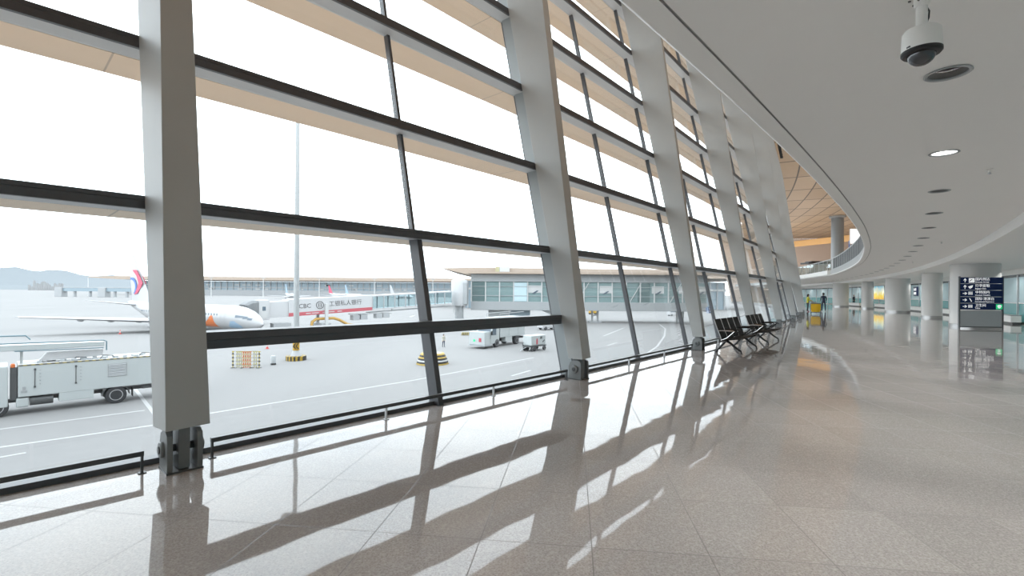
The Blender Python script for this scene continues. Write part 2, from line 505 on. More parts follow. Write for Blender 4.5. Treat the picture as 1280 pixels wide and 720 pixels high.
while s < S1 - 1:
    a = P(s, GW - .02, 0)
    mb.box((a.x, a.y, 1.5), (.07, .16, 2.96), (0, 0, rz(s)))
    s += 3.15
mb.build('mullions', 'frame_alu', root)
structure(MB().arc_strip([(34, -.3), (34.3, -.3), (34.3, 15.41), (34, 15.41)], S0, S1, 3).build('wall_rear', 'wall_beige'), 'rear wall far behind the gates and the mezzanine')

# ================================================================== GLASS WALL
LEVELS = [2.515, 4.235, 5.96, 7.69, 9.41, 11.14, 12.86, 14.59]
LEAN_G = .2235; G_Y0 = .50
def gy(z): return G_Y0 + LEAN_G * z          # outward offset of the glass
def ry(z): return .30 + LEAN_G * (z - .39)   # outward offset of the rear of a column
ZTOP = 15.4
BAYS = list(range(-5, 13))
def lerp(a, b, t): return a + (b - a) * t
BAYNAMES = {}
for n, k in enumerate(BAYS):
    sa, sb = k * SP, (k + 1) * SP
    A = lambda t, y, z: lerp(P(sa, -y, z), P(sb, -y, z), t)
    root = thing('window_%d' % (n + 1), None, None, P(sa + SP / 2, -.5, 0), rz(sa + SP / 2), kind='structure')
    inv = Matrix.Translation(root.location) @ Matrix.Rotation(rz(sa + SP / 2), 4, 'Z'); inv.invert()
    def fin(mb, nm, mat, parent=root, **kw):
        mb.v = [inv @ p for p in mb.v]
        return mb.build(nm, mat, parent, **kw)
    # glazing, one slab per pane column and level
    mb = MB()
    zs = [.05] + LEVELS + [ZTOP]
    for z0, z1 in zip(zs, zs[1:]):
        for t0, t1 in ((0, .5), (.5, 1)):
            e = .004
            a0, a1 = t0 + e, t1 - e
            mb.hexa([A(a0, gy(z0), z0), A(a1, gy(z0), z0), A(a1, gy(z0) + .02, z0), A(a0, gy(z0) + .02, z0)],
                    [A(a0, gy(z1), z1), A(a1, gy(z1), z1), A(a1, gy(z1) + .02, z1), A(a0, gy(z1) + .02, z1)])
    fin(mb, 'glazing', 'glass')
    # transoms: pale aluminium box with a dark cover strip towards the hall
    for z in LEVELS:
        mb = MB()
        y0, y1 = ry(z) + .02, gy(z) + .04
        h = .12
        mb.hexa([A(.0, y0, z - h / 2), A(1, y0, z - h / 2), A(1, y1, z - h / 2), A(0, y1, z - h / 2)],
                [A(.0, y0, z + h / 2), A(1, y0, z + h / 2), A(1, y1, z + h / 2), A(0, y1, z + h / 2)])
        tr = fin(mb, 'transom', 'frame_alu')
        mb = MB()
        t0, t1 = .018, .982
        for za, zb, yy in ((-.065, .015, .035), (.02, .065, .03)):
            mb.hexa([A(t0, y0 - yy, z + za), A(t1, y0 - yy, z + za), A(t1, y0 + .01, z + za), A(t0, y0 + .01, z + za)],
                    [A(t0, y0 - yy, z + zb), A(t1, y0 - yy, z + zb), A(t1, y0 + .01, z + zb), A(t0, y0 + .01, z + zb)])
        fin(mb, 'cover_strip', 'dark_frame', tr)
    # mullions on the column line and mid bay, deeper below the first transom
    for t in (0, .5):
        mb = MB()
        wd = .028 / SP
        def seg(z0, z1, dep, wd, col):
            mb.cur = col
            mb.hexa([A(t - wd, gy(z0) - dep, z0), A(t + wd, gy(z0) - dep, z0), A(t + wd, gy(z0) + .06, z0), A(t - wd, gy(z0) + .06, z0)],
                    [A(t - wd, gy(z1) - dep, z1), A(t + wd, gy(z1) - dep, z1), A(t + wd, gy(z1) + .06, z1), A(t - wd, gy(z1) + .06, z1)])
        seg(2.5, ZTOP, .045, wd * .85, 0)
        seg(0, 2.5, .05 if k != -1 or t == 0 else .15, wd * (1.0 if k != -1 or t == 0 else 1.6), 0)
        fin(mb, 'mullion', 'dark_frame')
    mb = MB()
    mb.hexa([A(0, gy(0) - .05, 0), A(1, gy(0) - .05, 0), A(1, gy(0) + .07, 0), A(0, gy(0) + .07, 0)],
            [A(0, gy(0) - .05, .055), A(1, gy(0) - .05, .055), A(1, gy(0) + .07, .055), A(0, gy(0) + .07, .055)])
    fin(mb, 'sill_frame', 'dark_frame')
    mb = MB()
    mb.hexa([A(0, gy(ZTOP) - .3, ZTOP - .25), A(1, gy(ZTOP) - .3, ZTOP - .25), A(1, gy(ZTOP) + .1, ZTOP - .25), A(0, gy(ZTOP) + .1, ZTOP - .25)],
            [A(0, gy(ZTOP) - .3, ZTOP), A(1, gy(ZTOP) - .3, ZTOP), A(1, gy(ZTOP) + .1, ZTOP), A(0, gy(ZTOP) + .1, ZTOP)])
    fin(mb, 'head_frame', 'frame_alu')
    if k == -1:     # the extra bar at waist height, only in this bay
        z = 1.14
        mb = MB()
        y0 = ry(z) + .0
        for za, zb, yy in ((-.09, .0, .0), (.005, .085, .03)):
            mb.hexa([A(.02, y0 - yy, z + za), A(.975, y0 - yy, z + za), A(.975, gy(z) - .03, z + za), A(.02, gy(z) - .03, z + za)],
                    [A(.02, y0 - yy, z + zb), A(.975, y0 - yy, z + zb), A(.975, gy(z) - .03, z + zb), A(.02, gy(z) - .03, z + zb)])
        fin(mb, 'guard_bar', 'dark_frame')
        # grey jamb beside the column at the end of this bay
        mb = MB()
        mb.hexa([A(.990, ry(0) + .0, 0), A(.998, ry(0), 0), A(.998, gy(0), 0), A(.990, gy(0), 0)],
                [A(.990, ry(ZTOP), ZTOP), A(.998, ry(ZTOP), ZTOP), A(.998, gy(ZTOP), ZTOP), A(.990, gy(ZTOP), ZTOP)])
        fin(mb, 'jamb_panel', 'grey_jamb')
    mb = None

# outside sunshades, one long blade per tier
ORD = ['lowest', 'second', 'third', 'fourth', 'fifth', 'topmost']
for i, z in enumerate(LEVELS):
    y = gy(z)
    o = MB().arc_strip([(-(y + .06), z - .06), (-(y + .72), z - .06), (-(y + .75), z - .02), (-(y + .72), z + .04), (-(y + .06), z + .04)], S0 + .6, S0 + 122, 1.63).build('sunshade', 'sunshade', origin=(CX, CY, 0))
    tag(o, ['tan sunshade blade outside the glass, lowest tier, at the level of the first transom',
            'tan sunshade blade outside the glass, second tier from the ground',
            'tan sunshade blade outside the glass, third tier from the ground',
            'tan sunshade blade outside the glass, fourth tier from the ground',
            'tan sunshade blade outside the glass, fifth tier from the ground',
            'tan sunshade blade outside the glass, sixth tier from the ground',
            'tan sunshade blade outside the glass, second tier below the roof',
            'tan sunshade blade outside the glass, topmost tier below the roof'][i], 'sunshade', 'sunshade blades outside the glass wall')

# leaning steel columns
def make_column():
    root = thing('leaning_column', 'x', 'column', group='leaning steel columns along the glass wall', kind='thing')
    mb = MB()
    zs = [.40, 3, 6, 9, 12, ZTOP + .01]
    rings = []
    for z in zs:
        wd = (.36 - .0185 * (z - .4)) / 2
        if z > 8: wd = (.36 - .0185 * 7.6) / 2
        yi = .150 * (min(z, 12) - .40) + .2235 * max(0, z - 12); yo = ry(z)
        ym, hd_ = (yi + yo) / 2, (yo - yi) / 2
        ca, sa_ = math.cos(math.radians(7)), math.sin(math.radians(7))
        rings.append([(x * ca - y * sa_, ym + x * sa_ + y * ca, z) for x, y in ((-wd, -hd_), (wd, -hd_), (wd, hd_), (-wd, hd_))])
    mb.loft(rings)
    mb.build('shaft', 'steel_paint', root, bevel=.006)
    mb = MB()
    mb.prism([(.07, .02), (.26, .02), (.27, .41), (.06, .41)], -.045, .045, 'YZ')
    mb.build('tongue_plate', 'pin_steel', root, bevel=.004)
    for sgn in (-1, 1):
        mb = MB()
        x0, x1 = sorted((sgn * .095, sgn * .14))
        mb.prism([(.03, .0), (.31, .0), (.31, .24), (.275, .33), (.20, .37), (.10, .37), (.04, .34), (.03, .28)], x0, x1, 'YZ')
        pl = mb.build('clevis_plate', 'pin_steel', root, bevel=.004)
        mb = MB()
        mb.lathe([(.075, sgn * .138), (.075, sgn * .160), (.066, sgn * .170), (.02, sgn * .170)], 28, (0, .17, .20), 'X')
        mb.build('pin_cap', 'pin_steel', pl, smooth=True)
    mb = MB()
    mb.box((0, .17, .0075), (.29, .30, .015))
    mb.build('base_plate', 'dark_steel', root)
    mb = MB()
    mb.cyl((-.18, .17, .20), (.18, .17, .20), .035, n=16)
    mb.build('hinge_pin', 'dark_steel', root)
    return root
proto = make_column()
col_labels = {-1: 'leaning grey steel column at the left, nearest of the row, beside the white service truck',
              0: 'leaning grey steel column right of the bay with the waist-high bar',
              1: 'leaning grey steel column just behind the first black seats',
              2: 'leaning grey steel column rising behind the second group of black seats',
              3: 'leaning grey steel column next beyond the black seats',
              4: 'leaning grey steel column second beyond the black seats, overlapping the next one',
              5: 'leaning grey steel column at the far visible end, beside the woman in yellow'}
for k in range(-5, 14):
    lab = col_labels.get(k)
    if lab is None:
        lab = 'leaning grey steel column behind the camera' if k < -1 else 'leaning grey steel column hidden past the bend of the glass wall'
    r = proto if k == -5 else copy_tree(proto)
    r.location = P(k * SP, 0, 0); r.rotation_euler = (0, 0, rz(k * SP)); r['label'] = lab

# dark louvre panel high up at the far end of the glass wall
root = thing('louvre_panel', 'tall black louvre panel high up at the far end of the glass wall', 'louvre', P(36.2, -1.55, 12.7), rz(36.2))
mb = MB(); mb.hexa([(-.1, 0, 0), (.16, 0, 0), (.16, .2, 0), (-.1, .2, 0)], [(-.55, .5, 2.7), (.55, .5, 2.7), (.55, .7, 2.7), (-.55, .7, 2.7)]); mb.build('frame', 'black', root)
mb = MB()
for i in range(14):
    q = (i + .5) / 14; mb.box((.0, .0 + .5 * q, 2.7 * q), (.2 + .8 * q, .04, .05))
mb.build('slats', 'dark_frame', root)
# kick rails in front of the glass
rail_labels = {-2: 'low dark kick rail left of the nearest column, along the window foot',
               -1: 'low dark kick rail along the window with the waist-high bar',
               0: 'low dark kick rail between the second column and the seats',
               1: 'low dark kick rail behind the first black seats',
               2: 'low dark kick rail behind the second group of black seats',
               3: 'low dark kick rail past the seats, next bay',
               4: 'low dark kick rail at the far end of the glass wall'}
for k in range(-4, 8):
    lab = rail_labels.get(k) or ('low dark kick rail behind the camera' if k < -2 else 'low dark kick rail past the bend of the glass wall')
    sa, sb = k * SP + .27, (k + 1) * SP - .27
    mid = (sa + sb) / 2
    root = thing('kick_rail', lab, 'rail', P(mid, -.28, 0), rz(mid), 'kick rails along the glass wall')
    Lr = sb - sa
    MB().box((0, 0, .178), (Lr, .05, .045)).build('top_bar', 'dark_steel', root, bevel=.004)
    for j in range(4):
        x = -Lr / 2 + .012 + (Lr - .024) * j / 3
        mb = MB(); mb.box((x, .0, .078), (.018, .035, .156)); mb.box((x, 0, .004), (.06, .06, .008))
        mb.build('post', 'frame_alu' if 0 < j < 3 else 'dark_steel', root)

# ================================================================== MEZZANINE EDGE
mb = MB()
b0, b1 = 6.0, 49.0
root = thing('balustrade', 'curved grey slatted balustrade on the mezzanine edge', 'balustrade', P(30, edge_w(30), ZT), 0)
off = root.location
def on_edge(mb, s0, s1, din, z0, z1, th):
    n = int((s1 - s0) / .7) + 2
    rings = []
    for i in range(n):
        s = s0 + (s1 - s0) * i / (n - 1); w = edge_w(s) + din
        rings.append([P(s, w, z0) - off, P(s, w + th, z0) - off, P(s, w + th, z1) - off, P(s, w, z1) - off])
    mb.loft(rings)
mb = MB(); on_edge(mb, b0, b1, .10, ZT + .12, ZT + 1.12, .025); mb.build('panel', 'balustrade_panel', root)
mb = MB(); on_edge(mb, b0, b1, .06, ZT + 1.13, ZT + 1.2, .09); mb.build('handrail', 'frame_alu', root, bevel=.01)
mb = MB(); on_edge(mb, b0, b1, .07, ZT, ZT + .12, .08); mb.build('kerb', 'slat_grey', root)
s = b0
while s < b1:
    a = P(s, edge_w(s) + .075, 0) - off
    MB().box((a.x, a.y, ZT + .62 - off.z), (.06, .02, 1.02), (0, 0, rz(s))).build('slat', 'frame_alu', root)
    s += .95
root = thing('glass_balustrade', 'clear glass balustrade at the far end of the mezzanine edge', 'balustrade', P(58, edge_w(58), ZT), 0)
off = root.location
mb = MB(); on_edge(mb, 50, 68, .10, ZT + .1, ZT + 1.12, .02); mb.build('glass_panel', 'rail_glass', root)
mb = MB(); on_edge(mb, 50, 68, .06, ZT + 1.13, ZT + 1.19, .08); mb.build('handrail', 'frame_alu', root)
mb = MB(); on_edge(mb, 50, 68, -.25, ZT - .42, ZT + .02, .3); mb.build('white_edge_beam', 'edge_white', root)
mb = MB()
for i in range(10):
    s = 50 + 2 * i; a = P(s, edge_w(s) + .1, 0) - off
    mb.box((a.x, a.y, ZT + .6 - off.z), (.05, .05, 1.15), (0, 0, rz(s)))
mb.build('posts', 'frame_alu', root)

# upper level: big round pillar, orange beam, blue sign and dark kiosk canopy
a = Vector((56.5, 84.0, ZT + .002))
root = thing('upper_pillar', 'smooth grey round pillar standing on the mezzanine', 'pillar', a, 0, kind='thing')
MB().lathe([(.95, 0), (.95, 11.2)], 40).build('shaft', 'balustrade_grey', root, smooth=True)
MB().lathe([(1.25, 10.95), (1.25, 11.24)], 40).build('collar', 'slat_grey', root, smooth=True)
mb = MB()
p, q = Vector((61.2, 111, 0)), Vector((60.8, 79, 0)); d = (q - p).normalized(); nrm = Vector((-d.y, d.x, 0)) * .3
mb.hexa([p - nrm + Vector((0, 0, 12.3)), q - nrm + Vector((0, 0, 11.1)), q + nrm + Vector((0, 0, 11.1)), p + nrm + Vector((0, 0, 12.3))],
        [p - nrm + Vector((0, 0, 13.5)), q - nrm + Vector((0, 0, 12.2)), q + nrm + Vector((0, 0, 12.2)), p + nrm + Vector((0, 0, 13.5))])
structure(mb.build('trim_1', 'beam_orange', bevel=.03), 'orange downstand beam under the wood ceiling')
root = thing('hanging_sign', 'narrow blue vertical sign right of the mezzanine pillar', 'sign', (55.9, 80.0, 8.9))
MB().box((0, 0, .9), (.42, .12, 1.8)).build('board', 'blue', root, bevel=.01)
MB().box((0, 0, 2.45), (.05, .05, 1.3)).build('hanger', 'dark_steel', root)
MB().box((0, -.065, 1.1), (.2, .01, .9)).build('white_mark', 'line_white', root)
root = thing('window_30', 'small bright upper window right of the mezzanine pillar', None, (52.9, 74, 9.6), 0, kind='structure')
MB().box((0, 0, 1.1), (2.4, .05, 2.2)).build('pane', M('lit_pane', (.9, .9, .9), emit=(1, 1, 1), es=1.0), root)
mb = MB()
for x, w_ in ((-1.23, .06), (1.23, .06)): mb.box((x, 0, 1.1), (w_, .1, 2.3))
mb.box((0, 0, 2.25), (2.5, .1, .06)); mb.box((0, 0, -.03), (2.5, .1, .06))
mb.build('frame', 'frame_alu', root)
root = thing('kiosk', 'dark canopied kiosk behind the glass balustrade upstairs', 'kiosk', (50.2, 80, ZT))
mb = MB(); mb.box((0, 0, 2.75), (3.6, 2.4, .28)); mb.box((0, 0, 2.98), (2.4, 1.8, .2)); mb.build('canopy', 'black', root, bevel=.04)
for x in (-1.55, 1.55): MB().box((x, -.9, 1.3), (.12, .12, 2.6)).build('post', 'dark_steel', root)
MB().box((0, -.6, .55), (3.0, .6, 1.1)).build('counter', 'pier_glass_dark', root, bevel=.02)

# ================================================================== CEILING FITTINGS
def make_downlight():
    root = thing('downlight', 'x', 'downlight', group='downlights along the ceiling')
    MB().lathe([(.150, -.001), (.168, -.004), (.170, -.010), (.160, -.016), (.142, -.012), (.138, .0)], 36, caps=False).build('trim_ring', 'slat_grey', root, smooth=True)
    MB().lathe([(.150, -.002), (.135, .012), (.108, .034), (.092, .042)], 36, caps=False).build('reflector', 'lamp_ring', root, smooth=True)
    MB().lathe([(.092, .042), (.094, .10), (.096, .24), (.001, .24)], 32, caps=False).build('baffle', 'baffle', root, smooth=True)
    return root
def lamp(name, loc, power, size, color=(1, .99, .97), rot=(0, 0, 0), sizey=None, spread=None, parent=None):
    l = bpy.data.lights.new(name, 'AREA'); l.energy = power; l.color = color
    if sizey: l.shape = 'RECTANGLE'; l.size = size; l.size_y = sizey
    else: l.shape = 'DISK'; l.size = size
    if spread: l.spread = spread
    o = bpy.data.objects.new(name, l); COL.objects.link(o); o.location = loc; o.rotation_euler = rot
    if parent: o.parent = parent
    return o
def spot(name, loc, power, deg=82, rad=.03, blend=.35, parent=None):
    l = bpy.data.lights.new(name, 'SPOT'); l.energy = power; l.color = (1, .985, .96); l.spot_size = math.radians(deg); l.spot_blend = blend; l.shadow_soft_size = rad
    o = bpy.data.objects.new(name, l); COL.objects.link(o); o.location = loc
    if parent: o.parent = parent
    return o
DL_POWER = 95
protod = make_downlight()
dl_ord = ['nearest to the camera dome, first of the row', 'second of the row, the one shining white', 'third of the row', 'fourth of the row', 'fifth of the row', 'sixth of the row', 'seventh of the row', 'eighth of the row', 'ninth of the row', 'tenth of the row, at the far bend', 'eleventh of the row, far away']
first = True
for i, ls in enumerate(light_s):
    idx = i - 9
    if 0 <= idx < len(dl_ord): lab = 'round recessed ceiling downlight, ' + dl_ord[idx]
    else: lab = 'round recessed ceiling downlight behind the camera' if idx < 0 else 'round recessed ceiling downlight beyond the far bend'
    r = protod if first else copy_tree(protod)
    first = False
    r.location = P(ls, LIGHT_W, ZC); r['label'] = lab
    spot('downlight_lamp', (0, 0, .125), DL_POWER, parent=r)
    if idx == 1:
        for c in r.children:
            if c.name.startswith('reflector'):
                c.data = c.data.copy(); c.data.materials[0] = MATS['lamp_glow']
# added fill without fixtures: spots under the low ceiling, upward areas on the mezzanine
for i in range(-3, 20):
    spot('low_ceiling_fill', P(i * 6.3 + 2.0, 10.2, ZL - .02), 160, 140, .03)
for i in range(-2, 11):
    for w in (8, 19):
        lamp('mezzanine_fill', P(i * 11 + 2, w, ZT + .3), 240, 3.0, (1, .95, .9), rot=(PI, 0, 0))  # unseen, added to brighten the wood ceiling

# CCTV dome camera
root = thing('dome_camera', 'white dome security camera hanging from the ceiling on a short pole', 'security camera', (2.70, 3.20, ZC)); root.scale = (.78, .78, .78)
MB().lathe([(.115, 0), (.115, -.012), (.06, -.02), (.055, -.09), (.048, -.11)], 32).build('ceiling_bracket', 'edge_white', root, smooth=True)
mb = MB()
for j in range(4):
    t = j * PI / 2 + .5; mb.cyl((.088 * math.cos(t), .088 * math.sin(t), -.012), (.088 * math.cos(t), .088 * math.sin(t), -.026), .011, n=8)
    mb.cyl((.05 * math.cos(t), .05 * math.sin(t), -.07), (.066 * math.cos(t), .066 * math.sin(t), -.07), .008, n=8)
mb.build('bracket_screws', 'dark_steel', root)
MB().lathe([(.040, -.10), (.040, -.27), (.046, -.275), (.046, -.30)], 28).build('pole', 'edge_white', root, smooth=True)
mb = MB(); mb.tube([(.040, .0, -.11), (.055, -.01, -.15), (.05, -.01, -.21), (.03, 0, -.27)], .006, 8); mb.build('cable', 'black', root, smooth=True)
MB().lathe([(.001, -.292), (.06, -.292), (.118, -.306), (.132, -.325), (.138, -.43), (.140, -.485), (.136, -.49)], 44).build('housing', 'edge_white', root, smooth=True)
MB().lathe([(.141, -.484), (.141, -.505), (.128, -.520), (.10, -.524), (.10, -.50)], 44).build('dark_ring', 'black', root, smooth=True)
MB().sphere((0, 0, -.515), .098, 32, 16, (1, 1, .95), half='low').build('dome', M('dome_smoke', (.035, .037, .042), .06, spec=.9), root, smooth=True)
mb = MB(); mb.box((-.137, -.03, -.47), (.008, .03, .012)); mb.build('latch', 'dark_steel', root)

for i, (s, w, lab) in enumerate([(2.71, 5.65, 'small white sprinkler head on the ceiling right of the third downlight'), (15.32, 5.67, 'small white sprinkler head on the ceiling far along, right of the downlight row'), (28.0, 5.7, 'tiny white sprinkler head on the ceiling near the far bend')]):
    root = thing('sprinkler', lab, 'sprinkler', P(s, w, ZC), rz(s), 'ceiling sprinklers')
    MB().lathe([(.055, 0), (.055, -.006), (.03, -.014), (.018, -.02), (.018, -.05)], 20).build('escutcheon', 'edge_white', root, smooth=True)
    mb = MB(); mb.lathe([(.012, -.045), (.028, -.075), (.004, -.08)], 14); mb.box((0, 0, -.065), (.05, .006, .04)); mb.build('deflector', 'frame_alu', root)

# ================================================================== ROUND PILLARS
pil = [(14.0, 8.2, .62, 'slim round white pillar at the right edge of the photo'),
       (27.4, 8.25, 1.02, 'thick round white pillar behind the navy direction sign'),
       (39.4, 8.2, .62, 'slim round white pillar next left of the direction sign pillar'),
       (52.6, 8.2, 1.01, 'thick round white pillar left of the slim one, with a broad steel base band'),
       (65.2, 7.9, .62, 'slim round white pillar between two thick ones, beside the yellow advert'),
       (75.0, 6.9, .98, 'thick round white pillar just right of the man in dark clothes'),
       (1.4, 8.2, 1.02, 'thick round white pillar outside the right edge of the photo')]
def make_pillar(s, w, r, lab, loc=None, h=ZL - .004):
    root = thing('round_pillar', lab, 'pillar', loc or P(s, w, 0), rz(s), 'round pillars beside the gates', kind='thing')
    MB().lathe([(r, .16), (r, h)], 56, caps=False).build('shaft', 'pillar_white', root, smooth=True)
    MB().lathe([(r + .012, 0), (r + .012, .155), (r, .165)], 56, caps=False).build('base_band', 'stainless', root, smooth=True)
for a in pil: make_pillar(*a)
make_pillar(116, 9, .75, 'slim round white pillar farthest away, behind the yellow cart', Vector((67.4, 109.5, 0)))

# ================================================================== SIGNS
sg = Vector((23.72, 24.45, 0)); fw = 1.95
yaw = math.radians(-8)
root = thing('direction_sign', 'freestanding navy direction sign with five rows of white arrows and text', 'sign', sg, yaw)
for x in (-fw / 2, fw / 2): MB().box((x, 0, 1.33), (.05, .09, 2.66)).build('post', 'dark_steel', root, bevel=.005)
MB().box((0, 0, .10), (fw, .06, .05)).build('bottom_rail', 'dark_steel', root)
MB().box((0, 0, .52), (fw - .05, .02, .80)).build('lower_panel', 'slat_grey', root)
rows = [('↑', '国内到达', 'Domestic Arrivals'), ('↑', '行李提取', 'Baggage Claim'), ('→', '中转国内', 'Domestic Transfers'), ('→', '国际·港澳台', 'International Departures'), ('→', '卫生间', 'Toilets')]
rh = .33
def arrow(mb, c, s, d):
    pts = [(-.5, -.07), (.18, -.07), (-.08, -.33), (.10, -.33), (.5, 0), (.10, .33), (-.08, .33), (.18, .07), (-.5, .07)]
    R = (lambda p: (-p[1], p[0])) if d == '↑' else (lambda p: p)
    mb.prism([(c[0] + R(p)[0] * s, c[2] + R(p)[1] * s) for p in pts], c[1], c[1] - .006)
for i, (ar, zh, en) in enumerate(rows):
    z = 2.62 - rh * (i + .5)
    pn = MB().box((0, -.01, z), (fw - .06, .10, rh - .02)).build('row_panel', 'sign_navy', root, bevel=.004)
    mb = MB(); arrow(mb, (-.76, -.062, z), .2, ar)
    mb.build('arrow', 'sign_white', pn)
    mb = MB()
    if i == 0:
        mb.box((-.46, -.063, z), (.25, .006, .22)); mb.build('pictogram', 'sign_white', pn)
        mb = MB(); mb.prism([(-.60, z - .06), (-.55, z - .06), (-.42, z + .05), (-.46, z + .07)], -.067, -.071); mb.build('pictogram_mark', 'sign_navy', pn)
    elif i == 1:
        mb.prism([(-.62, z + .02), (-.40, z + .09), (-.44, z - .04), (-.54, z - .09)], -.060, -.066); mb.build('pictogram', 'sign_white', pn)
    elif i == 3:
        mb.prism([(-.56, z + .07), (-.53, z + .09), (-.44, z - .07), (-.47, z - .09)], -.060, -.066); mb.build('pictogram', 'sign_white', pn)
    else:
        for dx in (-.58, -.51, -.44):
            mb.box((dx, -.063, z - .01), (.035, .006, .11)); mb.sphere((dx, -.063, z + .07), .022, 8, 6, (1, .2, 1))
        mb.build('pictogram', 'sign_white', pn)
    T = lambda x, zz: Matrix.Translation((x, -.063, zz)) @ Matrix.Rotation(PI / 2, 4, 'X')
    text_mesh(zh, .165, 'sign_white', pn, T(-.30, z + .055))
    text_mesh(en, .085, 'sign_white', pn, T(-.30, z - .085))
    if i == 4:
        g = MB().box((.78, -.064, z), (.28, .008, .25)).build('green_badge', 'sign_green', root)
        mb = MB(); mb.prism([(.69, z + .04), (.75, z + .09), (.83, z + .09), (.88, z + .03), (.81, z - .08), (.75, z - .08)], -.069, -.074); mb.build('badge_mark', 'sign_white', g)

# lit advert on the gate wall
def wall_item(s, z, off=.06): return P(s, GW - off, z), rz(s) + PI
loc, r_ = wall_item(74.5, 0)
root = thing('advert_screen', 'lit yellow and blue advertising screen on the gate wall between pillars', 'advert', loc, r_)
MB().box((0, 0, 2.05), (4.6, .10, 2.0)).build('frame', 'frame_alu', root, bevel=.01)
m, N, L = new_mat('advert_picture')
tc = N.new('ShaderNodeTexCoord'); vo = N.new('ShaderNodeTexVoronoi'); vo.inputs['Scale'].default_value = 1.9
L.new(tc.outputs['Object'], vo.inputs['Vector'])
sx = N.new('ShaderNodeSeparateXYZ'); L.new(tc.outputs['Object'], sx.inputs[0])
cr = N.new('ShaderNodeValToRGB'); e = cr.color_ramp.elements
e[0].position = .0; e[0].color = (.75, .30, .03, 1); e[1].position = 1; e[1].color = (.18, .50, .75, 1)
x = e.new(.45); x.color = (.85, .66, .12, 1); x = e.new(.62); x.color = (.85, .85, .6, 1)
t = math_node(N, L, 'ADD', math_node(N, L, 'MULTIPLY', vo.outputs['Distance'], .35), math_node(N, L, 'MULTIPLY', math_node(N, L, 'SUBTRACT', sx.outputs['Z'], 1.05), .4))
L.new(t, cr.inputs[0])
b = N['Principled BSDF']; L.new(cr.outputs[0], b.inputs['Base Color']); L.new(cr.outputs[0], b.inputs['Emission Color']); b.inputs['Emission Strength'].default_value = .6
MATS['advert'] = m
MB().box((0, -.055, 2.05), (4.4, .01, 1.82)).build('picture', 'advert', root)
loc, r_ = wall_item(60.0, 0)
root = thing('gate_sign', 'small navy sign with white marks on the gate wall between pillars', 'sign', loc, r_)
MB().box((0, 0, 2.15), (1.5, .08, 1.0)).build('board', 'sign_navy', root, bevel=.01)
mb = MB()
for cx, cz in ((-.38, 2.35), (.1, 2.37), (-.36, 1.93), (.08, 1.93)):
    mb.prism([(cx - .17, cz - .12), (cx + .13, cz - .15), (cx + .19, cz + .04), (cx + .08, cz + .15), (cx - .15, cz + .14), (cx - .21, cz)], -.045, -.055)
mb.build('white_marks', 'sign_white', root)
# white benches / counters in front of the gate glass
bl = ['low white counter along the gate glass right of the direction sign', 'low white counter along the gate glass between the slim pillar and the sign', 'low white counter along the gate glass under the small navy sign', 'low white counter along the gate glass under the yellow advert', 'low white counter in front of the person by the gate']
for i, (s0, s1) in enumerate([(18, 28.5), (32, 40), (46, 60), (62, 74), (77, 86)]):
    GW = 11.4 - (1.0 if i == 4 else 0)
    mid = (s0 + s1) / 2; o0 = P(mid, GW - .5, 0)
    root = thing('low_counter', bl[i], 'counter', o0, 0, 'low counters along the gate glass')
    mb = MB(); mb.arc_strip([(GW - .75, .12), (GW - .3, .12), (GW - .3, .50), (GW - .75, .50)], s0, s1); mb.v = [p - o0 for p in mb.v]; mb.build('body', 'edge_white', root)
    mb = MB(); mb.arc_strip([(GW - .78, .50), (GW - .27, .50), (GW - .27, .545), (GW - .78, .545)], s0, s1); mb.v = [p - o0 for p in mb.v]; mb.build('top', 'white_paint', root)
    mb = MB(); mb.arc_strip([(GW - .68, 0), (GW - .35, 0), (GW - .35, .12), (GW - .68, .12)], s0, s1); mb.v = [p - o0 for p in mb.v]; mb.build('plinth', 'dark_steel', root)

GW = 11.4
# blue number plate on the glass in the bay behind the seats
z = 1.10; s = 9.36
root = thing('number_plate', 'small blue plate with a white 2 on the glass behind the seats', 'sign', P(s, -(gy(z) - .012), z), rz(s))
TL = Matrix.Rotation(math.atan(LEAN_G), 4, 'X')
root.matrix_world = Matrix.Translation(P(s, -(gy(z) - .012), z)) @ Matrix.Rotation(rz(s), 4, 'Z') @ Matrix.Rotation(-math.atan(LEAN_G), 4, 'X')
MB().box((0, 0, 0), (.21, .006, .22)).build('plate', 'blue_plate' if 'blue_plate' in MATS else M('blue_plate', (.06, .20, .55), .4), root, bevel=.002)
text_mesh('2', .22, 'sign_white', root, Matrix.Translation((0, -.005, .0)) @ Matrix.Rotation(PI / 2, 4, 'X'), name='numeral', align='CENTER', ext=.001)

